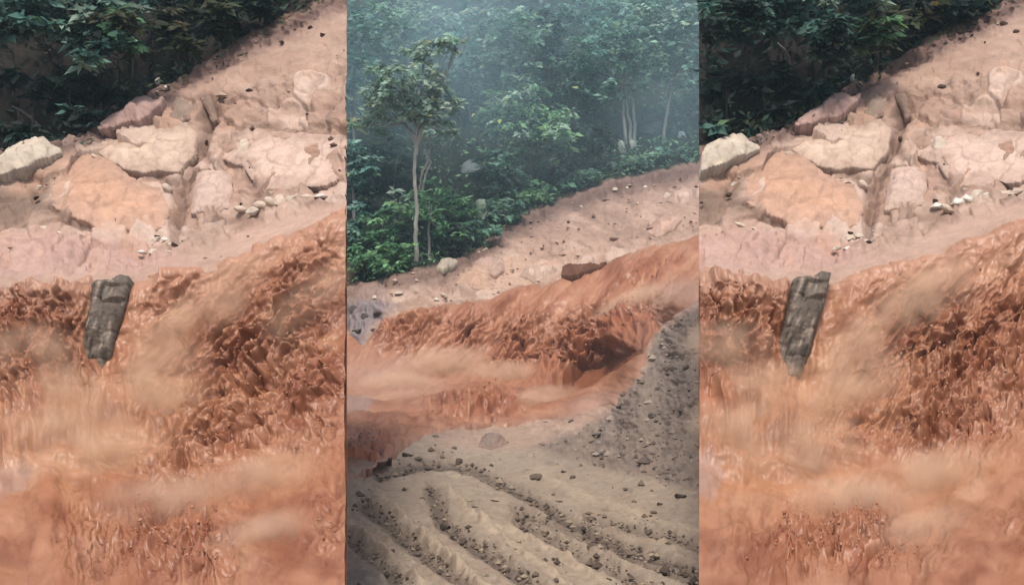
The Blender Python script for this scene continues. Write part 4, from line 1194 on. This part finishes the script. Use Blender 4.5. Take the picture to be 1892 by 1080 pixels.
BACK = [
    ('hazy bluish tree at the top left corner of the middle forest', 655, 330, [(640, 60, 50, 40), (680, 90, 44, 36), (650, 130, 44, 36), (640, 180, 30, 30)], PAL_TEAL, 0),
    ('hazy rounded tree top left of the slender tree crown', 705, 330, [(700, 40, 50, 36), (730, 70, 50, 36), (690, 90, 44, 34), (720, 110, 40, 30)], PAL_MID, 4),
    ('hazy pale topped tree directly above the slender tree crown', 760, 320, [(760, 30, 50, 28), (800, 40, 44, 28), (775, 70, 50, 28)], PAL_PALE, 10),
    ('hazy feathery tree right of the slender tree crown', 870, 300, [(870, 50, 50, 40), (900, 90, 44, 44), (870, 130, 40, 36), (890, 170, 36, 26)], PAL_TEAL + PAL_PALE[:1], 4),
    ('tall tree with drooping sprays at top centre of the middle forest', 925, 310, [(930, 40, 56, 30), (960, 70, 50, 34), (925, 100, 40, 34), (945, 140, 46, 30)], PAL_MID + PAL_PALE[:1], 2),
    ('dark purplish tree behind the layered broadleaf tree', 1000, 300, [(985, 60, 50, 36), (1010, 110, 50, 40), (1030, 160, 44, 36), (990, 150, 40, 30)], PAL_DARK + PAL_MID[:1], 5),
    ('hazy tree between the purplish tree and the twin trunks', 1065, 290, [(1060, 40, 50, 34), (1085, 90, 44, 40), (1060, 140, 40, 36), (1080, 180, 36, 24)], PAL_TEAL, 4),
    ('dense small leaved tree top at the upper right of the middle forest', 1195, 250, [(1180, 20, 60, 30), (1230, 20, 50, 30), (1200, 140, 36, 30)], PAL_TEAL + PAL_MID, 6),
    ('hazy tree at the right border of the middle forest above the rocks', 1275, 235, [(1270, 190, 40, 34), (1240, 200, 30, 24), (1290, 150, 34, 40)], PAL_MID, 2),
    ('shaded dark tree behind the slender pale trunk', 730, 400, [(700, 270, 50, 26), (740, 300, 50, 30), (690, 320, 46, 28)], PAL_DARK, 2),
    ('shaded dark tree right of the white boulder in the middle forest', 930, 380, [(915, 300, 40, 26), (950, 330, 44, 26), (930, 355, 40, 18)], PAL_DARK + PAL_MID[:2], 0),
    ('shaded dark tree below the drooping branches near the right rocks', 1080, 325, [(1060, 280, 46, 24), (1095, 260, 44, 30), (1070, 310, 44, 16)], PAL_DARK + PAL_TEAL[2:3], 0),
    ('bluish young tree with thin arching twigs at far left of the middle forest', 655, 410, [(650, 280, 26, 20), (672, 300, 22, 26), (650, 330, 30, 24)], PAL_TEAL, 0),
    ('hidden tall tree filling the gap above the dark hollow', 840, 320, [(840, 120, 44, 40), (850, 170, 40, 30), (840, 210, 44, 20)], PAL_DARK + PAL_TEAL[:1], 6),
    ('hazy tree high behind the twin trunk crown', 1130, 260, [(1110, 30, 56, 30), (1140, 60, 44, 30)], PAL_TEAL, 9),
]
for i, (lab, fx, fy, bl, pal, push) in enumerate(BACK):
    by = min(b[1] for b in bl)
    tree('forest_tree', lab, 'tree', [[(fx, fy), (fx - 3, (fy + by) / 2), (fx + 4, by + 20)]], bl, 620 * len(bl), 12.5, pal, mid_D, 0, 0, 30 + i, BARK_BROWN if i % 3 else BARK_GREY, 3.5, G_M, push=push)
BUSH = [
    ('bright green bush left of the slender trunk', 715, 470, [(700, 400, 40, 20), (735, 390, 36, 18), (715, 425, 40, 20), (690, 440, 40, 20)], PAL_GREEN, 700),
    ('low mid green bush at the bottom left of the middle forest', 672, 515, [(660, 470, 36, 22), (690, 485, 36, 18), (660, 500, 30, 14)], PAL_GREEN, 650),
    ('bush straight left of the slender tree foot', 735, 496, [(720, 465, 36, 18), (745, 470, 28, 18), (730, 485, 34, 10)], PAL_GREEN, 600),
    ('lush green bush right of the slender trunk', 815, 420, [(800, 350, 40, 18), (840, 360, 40, 20), (815, 375, 44, 18), (850, 385, 30, 16)], PAL_GREEN, 800),
    ('dark bush over the pale sapling trunk', 840, 470, [(830, 420, 36, 18), (858, 430, 30, 18), (835, 450, 34, 16)], PAL_DARK + PAL_GREEN[:1], 600),
    ('bush in front of the upright pale boulder', 880, 455, [(870, 420, 30, 16), (895, 425, 28, 14), (880, 440, 28, 12)], PAL_MID, 450),
    ('leafy bush right of the upright pale boulder', 935, 415, [(920, 375, 30, 18), (945, 385, 28, 16), (930, 400, 34, 12)], PAL_MID, 500),
    ('shrub at the forest edge below the layered tree', 990, 385, [(975, 345, 30, 18), (1000, 355, 30, 16), (985, 370, 34, 12)], PAL_GREEN, 500),
    ('small shrub at the forest edge left of the lowest pale stone', 1060, 350, [(1050, 325, 34, 16), (1080, 322, 28, 14), (1060, 340, 34, 10)], PAL_MID, 450),
    ('low herbs at the forest edge right of the lowest pale stone', 1180, 312, [(1165, 300, 30, 12), (1195, 298, 28, 12)], PAL_MID, 320),
    ('low herbs at the right end of the forest edge', 1250, 298, [(1230, 284, 30, 12), (1270, 280, 30, 14)], PAL_MID + PAL_TEAL, 320),
    ('bluish bush beside the left border of the middle forest', 650, 470, [(650, 400, 30, 22), (645, 430, 26, 20), (668, 385, 24, 18)], PAL_TEAL, 500),
    ('fan leaved plant left of the slender trunk', 748, 420, [(742, 358, 24, 8), (738, 372, 24, 8), (752, 388, 20, 10)], PAL_PALE, 160),
]
for i, (lab, fx, fy, bl, pal, n_) in enumerate(BUSH):
    tree('bush', lab, 'bush', [[(fx, fy), (fx + 2, fy - 25)]], bl, int(n_ * 1.1), 12, pal, mid_D, 0, 0, 60 + i, BARK_BROWN, 2.0, 'bushes along the middle forest edge', part='foliage')


def cover(name, n, seed, region, bounds, Dfun, ox, oy, size, palette, lift, dig=None):
    r = np.random.RandomState(seed)
    u = r.uniform(bounds[0], bounds[1], n * 4); v = r.uniform(bounds[2], bounds[3], n * 4)
    ok = region(u, v) > r.rand(n * 4)
    u, v = u[ok][:n], v[ok][:n]
    n = len(u)
    D = Dfun(u, v); m = D / F
    p = world(u + ox, v + oy, D); p[:, 1] -= r.uniform(0, 1, n) * lift * m; p[:, 2] += r.uniform(0, 1, n) * lift * m
    if dig is not None:
        p += np.array([0, 0.66, -0.75]) * (dig(u, v) * m)[:, None]
    az = r.uniform(0, 6.283, n)
    ax = np.stack([np.cos(az), np.sin(az), r.uniform(-.2, 1.0, n)], -1); ax /= np.linalg.norm(ax, axis=1)[:, None]
    sd = np.cross(ax, np.stack([r.normal(0, .5, n), r.normal(0, .5, n) - 0.5, np.ones(n)], -1)); sd /= np.linalg.norm(sd, axis=1)[:, None] + 1e-9
    L = size * m * r.uniform(0.5, 1.4, n); W = L * 0.4
    V = np.stack([p, p + ax * (.5 * L)[:, None] + sd * (W * .5)[:, None], p + ax * L[:, None], p + ax * (.5 * L)[:, None] - sd * (W * .5)[:, None]], 1)
    pal = np.asarray(palette)
    C = np.repeat(pal[r.randint(len(pal), size=n)] * r.uniform(.7, 1.3, n)[:, None], 4, 0)
    link(name, mesh_from(name, V.reshape(-1, 3), np.arange(4 * n).reshape(n, 4), C, smooth=False), M_LEAF, kind='stuff')


cover('hill_wood', 9000, 72, lambda u, v: np.clip(0.45 + fbm(u / 60, v / 60, 98.0, 2) * 1.2, 0, 1) * np.clip((190 - v) / 120, 0, 1), (440, 1450, -420, 190), mid_D, 0, 0, 15, PAL_TEAL[:3] + PAL_MID[:3] + PAL_DARK, 24)
cover('ground_cover', 7000, 71, lambda u, v: (np.interp(u, _mu, _mv) > v - 2) * np.clip(0.3 + 0.9 * np.exp(-((np.interp(u, _mu, _mv) - v) / 45) ** 2), 0, 1), (560, 1400, 120, 540), mid_D, 0, 0, 10, PAL_GREEN + PAL_DARK, 10)

# --- dark forest on the near spurs
SHR = [
    ('leafy dark shrub at the upper outer corner of the {s} forest', 25, 150, [(20, 40, 50, 30), (50, 75, 44, 28), (10, 95, 40, 26)], PAL_DARK + PAL_TEAL[:2], 700),
    ('teal leaved shrub at the top of the {s} forest', 95, 150, [(80, 35, 44, 26), (115, 55, 40, 26), (90, 85, 38, 24)], PAL_TEAL, 800),
    ('shrub with pale leaf sprays at the top middle of the {s} forest', 165, 150, [(150, 30, 44, 24), (185, 55, 40, 26), (160, 85, 36, 22)], PAL_TEAL + PAL_PALE[:1], 800),
    ('tallest greyish shrub at the top of the {s} forest', 245, 120, [(230, 20, 50, 22), (265, 35, 44, 24), (235, 60, 40, 24)], PAL_TEAL + PAL_PALE[:1], 800),
    ('bushy green shrub right of centre in the {s} forest', 220, 170, [(205, 95, 34, 22), (240, 100, 36, 22), (215, 130, 34, 20)], PAL_DARK + PAL_TEAL, 700),
    ('green yellowish shrub above the dark bank in the {s} forest', 285, 135, [(270, 70, 36, 24), (300, 85, 34, 22), (280, 110, 30, 18)], PAL_GREEN + PAL_OLIVE, 600),
    ('olive scrub at the right of the {s} forest', 345, 110, [(330, 50, 36, 26), (365, 60, 32, 24), (340, 90, 30, 16)], PAL_OLIVE + PAL_DARK[:1], 600),
    ('dry brownish scrub towards the right tip of the {s} forest', 415, 78, [(400, 30, 36, 22), (435, 40, 30, 18), (410, 60, 28, 12)], PAL_OLIVE + PAL_DARK[:2], 500),
    ('dark scrub at the right tip of the {s} forest', 490, 48, [(470, 15, 40, 18), (505, 18, 32, 14), (480, 36, 28, 8)], PAL_DARK + PAL_OLIVE[:1], 450),
    ('shaded shrub in the dark hollow of the {s} forest', 60, 220, [(40, 150, 44, 26), (80, 165, 40, 24)], PAL_DARK[:3], 420),
    ('shaded fern clump in the middle of the {s} forest', 150, 205, [(140, 150, 40, 22), (170, 165, 34, 18)], PAL_DARK, 420),
    ('shrub with big leaves cut by the picture top at the outer {s} forest', 50, 60, [(30, 0, 60, 26), (80, 5, 50, 24)], PAL_TEAL + PAL_DARK[:2], 500),
    ('shrub at the very top centre of the {s} forest', 190, 40, [(160, -5, 60, 26), (220, -8, 50, 24)], PAL_TEAL + PAL_DARK[:2], 500),
    ('shrub at the very top right of the {s} forest', 340, 20, [(310, 5, 50, 22), (365, 5, 44, 22)], PAL_DARK + PAL_TEAL[:1], 420),
    ('scrub at the very top by the right tip of the {s} forest', 470, 0, [(430, -5, 44, 18), (490, -12, 40, 18)], PAL_DARK + PAL_OLIVE[:1], 380),
    ('low leafy plant behind the pale boulder on the {s}', 35, 262, [(25, 240, 34, 14), (60, 246, 28, 12)], PAL_DARK + PAL_TEAL[:1], 240),
    ('low plant with upright blades on the dark bank on the {s}', 130, 232, [(125, 215, 26, 14), (150, 210, 24, 12)], PAL_DARK + PAL_TEAL[:1], 200),
    ('sparse plant on the dark bank below the {s} forest', 190, 198, [(180, 180, 28, 12), (210, 172, 24, 12)], PAL_DARK + PAL_TEAL[2:3], 200),
]
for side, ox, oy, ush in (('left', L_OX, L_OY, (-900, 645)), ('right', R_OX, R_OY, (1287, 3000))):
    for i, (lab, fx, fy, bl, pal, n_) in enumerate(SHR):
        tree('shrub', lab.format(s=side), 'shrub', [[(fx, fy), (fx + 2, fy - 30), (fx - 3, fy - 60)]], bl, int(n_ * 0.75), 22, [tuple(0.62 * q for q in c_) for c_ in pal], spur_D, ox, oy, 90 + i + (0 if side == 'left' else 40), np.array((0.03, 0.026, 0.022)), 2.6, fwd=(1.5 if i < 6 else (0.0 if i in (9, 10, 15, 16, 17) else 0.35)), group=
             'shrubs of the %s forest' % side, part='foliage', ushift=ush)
    # behind the first row the wood goes on as one dark mass
    cover('undergrowth', 8500, 81 if side == 'left' else 82, lambda u, v: (np.interp(u, _fu, _fv) > v + 4) * np.clip(0.45 + fbm(u / 50, v / 40, 97.0, 2) * 1.4 + np.clip((40 - v) / 40, 0, 1), 0, 1),
          (-400 if side == 'left' else 16, 640 if side == 'left' else 1000, -300, 290), spur_D, ox, oy, 24, PAL_DARK + PAL_DARK[:3], 26,
          dig=lambda u, v, sd_=side: (sstep(25, 120, u) if sd_ == 'right' else 1.0) * 285 * np.clip(ell(u, v, 60, 175, 130, 50, -18) + 0.5 * ell(u, v, 260, 110, 90, 30, -18), 0, 1))
    cover('edge_plants', 1500, 85 if side == 'left' else 86, lambda u, v: np.exp(-((np.interp(u, _fu, _fv) - 10 - v) / 26) ** 2) * np.clip(0.5 + fbm(u / 30, v / 30, 99.0, 2) * 1.5, 0, 1),
          (-100 if side == 'left' else 30, 600, -20, 300), spur_D, ox, oy, 15, PAL_DARK + PAL_OLIVE[:3], 14)
    # bare pale branches
    D = float(spur_D(np.array(170.), np.array(150.))) - 0.6
    for k, (pts, words) in enumerate((([(178, 128), (176, 112), (168, 98), (152, 84), (140, 72)], 'pale bent bare branch among dark leaves in the {s} forest'),
                                      ([(172, 88), (172, 70), (174, 56)], 'short upright bare branch above the bent one in the {s} forest'),
                                      ([(75, 235), (55, 215), (40, 205), (22, 196)], 'thin bare branch lying on the dark bank of the {s} forest'))):
        c = np.array([world(np.array(float(a + ox)), np.array(float(b + oy)), np.array(D - 0.15 * k)) for a, b in pts])
        v_, f_ = tube(c - c[0], np.linspace(3.2, 1.6, len(c)) * D / F, 6)
        if side == 'right' and k == 2:
            continue
        o = link('branch', mesh_from('branch', v_, f_, np.tile(np.array((0.17, 0.15, 0.13)), (len(v_), 1))), M_BARK, label=words.format(s=side), category='branch')
        o.location = Vector(c[0])

# ------------------------------------------------------------------ spray hanging over the falls
mist = bpy.data.materials.new('spray')
mist.use_nodes = True
mn = mist.node_tree.nodes
mn.remove(mn['Principled BSDF'])
mv = mn.new('ShaderNodeVolumePrincipled')
mv.inputs['Color'].default_value = (0.95, 0.73, 0.54, 1)
ml = mist.node_tree.links
mtc = mn.new('ShaderNodeTexCoord')
mle = mn.new('ShaderNodeVectorMath'); mle.operation = 'LENGTH'
mmr = mn.new('ShaderNodeMapRange'); mmr.interpolation_type = 'SMOOTHSTEP'
mmr.inputs['From Min'].default_value = 1.0; mmr.inputs['From Max'].default_value = 0.1
mmr.inputs['To Min'].default_value = 0.0; mmr.inputs['To Max'].default_value = 1.0
mno = mn.new('ShaderNodeTexNoise'); mno.inputs['Scale'].default_value = 2.2; mno.inputs['Detail'].default_value = 3
mgeo = mn.new('ShaderNodeNewGeometry')
mm1 = mn.new('ShaderNodeMapRange')
mm1.inputs['From Min'].default_value = 0.35; mm1.inputs['From Max'].default_value = 0.65
mm1.inputs['To Min'].default_value = 0.15; mm1.inputs['To Max'].default_value = 1.5
mmu = mn.new('ShaderNodeMath'); mmu.operation = 'MULTIPLY'
mm2 = mn.new('ShaderNodeMath'); mm2.operation = 'MULTIPLY'; mm2.inputs[1].default_value = 2.0
ml.new(mtc.outputs['Object'], mle.inputs[0]); ml.new(mle.outputs['Value'], mmr.inputs['Value'])
ml.new(mgeo.outputs['Position'], mno.inputs['Vector']); ml.new(mno.outputs['Fac'], mm1.inputs['Value'])
ml.new(mmr.outputs['Result'], mmu.inputs[0]); ml.new(mm1.outputs['Result'], mmu.inputs[1])
ml.new(mmu.outputs[0], mm2.inputs[0]); ml.new(mm2.outputs[0], mv.inputs['Density'])
ml.new(mv.outputs[0], [nd for nd in mn if nd.type == 'OUTPUT_MATERIAL'][0].inputs['Volume'])
import bmesh
_bm = bmesh.new(); bmesh.ops.create_icosphere(_bm, subdivisions=2, radius=1.08)
MIST_ME = bpy.data.meshes.new('spray_mist'); _bm.to_mesh(MIST_ME); _bm.free()
MIST_ME.materials.append(mist)


bank_m = mist.copy(); bank_m.name = 'mist'
for nd in bank_m.node_tree.nodes:
    if nd.type == 'PRINCIPLED_VOLUME':
        nd.inputs['Color'].default_value = (0.62, 0.88, 1.0, 1)
    if nd.type == 'MATH' and not nd.inputs[1].is_linked:
        nd.inputs[1].default_value = 0.022
    if nd.type == 'TEX_NOISE':
        nd.inputs['Scale'].default_value = 0.12
BANK_ME = MIST_ME.copy(); BANK_ME.name = 'mist_bank'
BANK_ME.materials.clear(); BANK_ME.materials.append(bank_m)


def puff(px, py, rx, ry, Dfun, ox, oy, ang=0.0, lift=0.2, deep=0.6):
    D = float(Dfun(np.array(float(px)), np.array(float(py)))); m = D / F
    o = link('spray_mist', MIST_ME, None, kind='stuff')
    o.location = Vector(world(np.array(float(px + ox)), np.array(float(py + oy)), np.array(D - lift)))
    o.scale = (rx * m, deep, ry * m)
    o.rotation_euler = (0, math.radians(ang), 0)


for k, (ox, oy) in enumerate(((L_OX, L_OY), (R_OX, R_OY))):
    for a, b, rx, ry, an in [(260, 750, 190, 100, -35), (400, 560, 170, 70, -42), (180, 850, 190, 90, -10), (480, 890, 190, 70, -12), (120, 720, 110, 70, 0), (330, 930, 190, 70, 0), (80, 790, 120, 60, 0), (560, 560, 130, 60, -40), (300, 640, 120, 60, -50), (500, 990, 160, 60, -10), (60, 640, 110, 60, 0)]:
        if k == 1 and a > 430:
            a = 430
        puff(a, b, rx, ry, spur_D, ox, oy, an)
for a, b, rx, ry, an in [(810, 675, 120, 42, -10), (920, 695, 110, 36, -5), (730, 710, 80, 34, 0), (1000, 735, 90, 28, -8), (1160, 560, 90, 26, -25)]:
    puff(a, b, rx, ry, mid_D, 0, 0, an, 0.5, 1.3)

for x_, y_, z_, rx, ry, rz in ((-9.0, 66.0, 20.0, 14.0, 12.0, 11.0), (2.0, 74.0, 22.0, 15.0, 10.0, 10.0), (10.0, 71.0, 16.0, 11.0, 9.0, 9.0), (-2.0, 60.0, 15.0, 22.0, 7.0, 9.5)):
    o = link('mist_bank', BANK_ME, None, kind='stuff')
    o.location = (x_, y_, z_); o.scale = (rx, ry, rz)

# ------------------------------------------------------------------ damp air
hz = bpy.data.materials.new('damp_air')
hz.use_nodes = True
hn = hz.node_tree.nodes
for nd in list(hn):
    if nd.type == 'BSDF_PRINCIPLED':
        hn.remove(nd)
vol = hn.new('ShaderNodeVolumePrincipled')
vol.inputs['Color'].default_value = (0.60, 0.88, 1.0, 1)
vol.inputs['Density'].default_value = 0.0009
vol.inputs['Anisotropy'].default_value = 0.0
out = [nd for nd in hn if nd.type == 'OUTPUT_MATERIAL'][0]
hz.node_tree.links.new(vol.outputs[0], out.inputs['Volume'])
x0, x1, y0, y1, z0, z1 = -195, 195, -65, 195, -1.4, 82
Vh = np.array([(x, y, z) for x in (x0, x1) for y in (y0, y1) for z in (z0, z1)], float)
Fh = np.array([(0, 1, 3, 2), (4, 6, 7, 5), (0, 4, 5, 1), (2, 3, 7, 6), (0, 2, 6, 4), (1, 5, 7, 3)])
link('haze', mesh_from('haze', Vh, Fh, smooth=False), hz, kind='stuff')
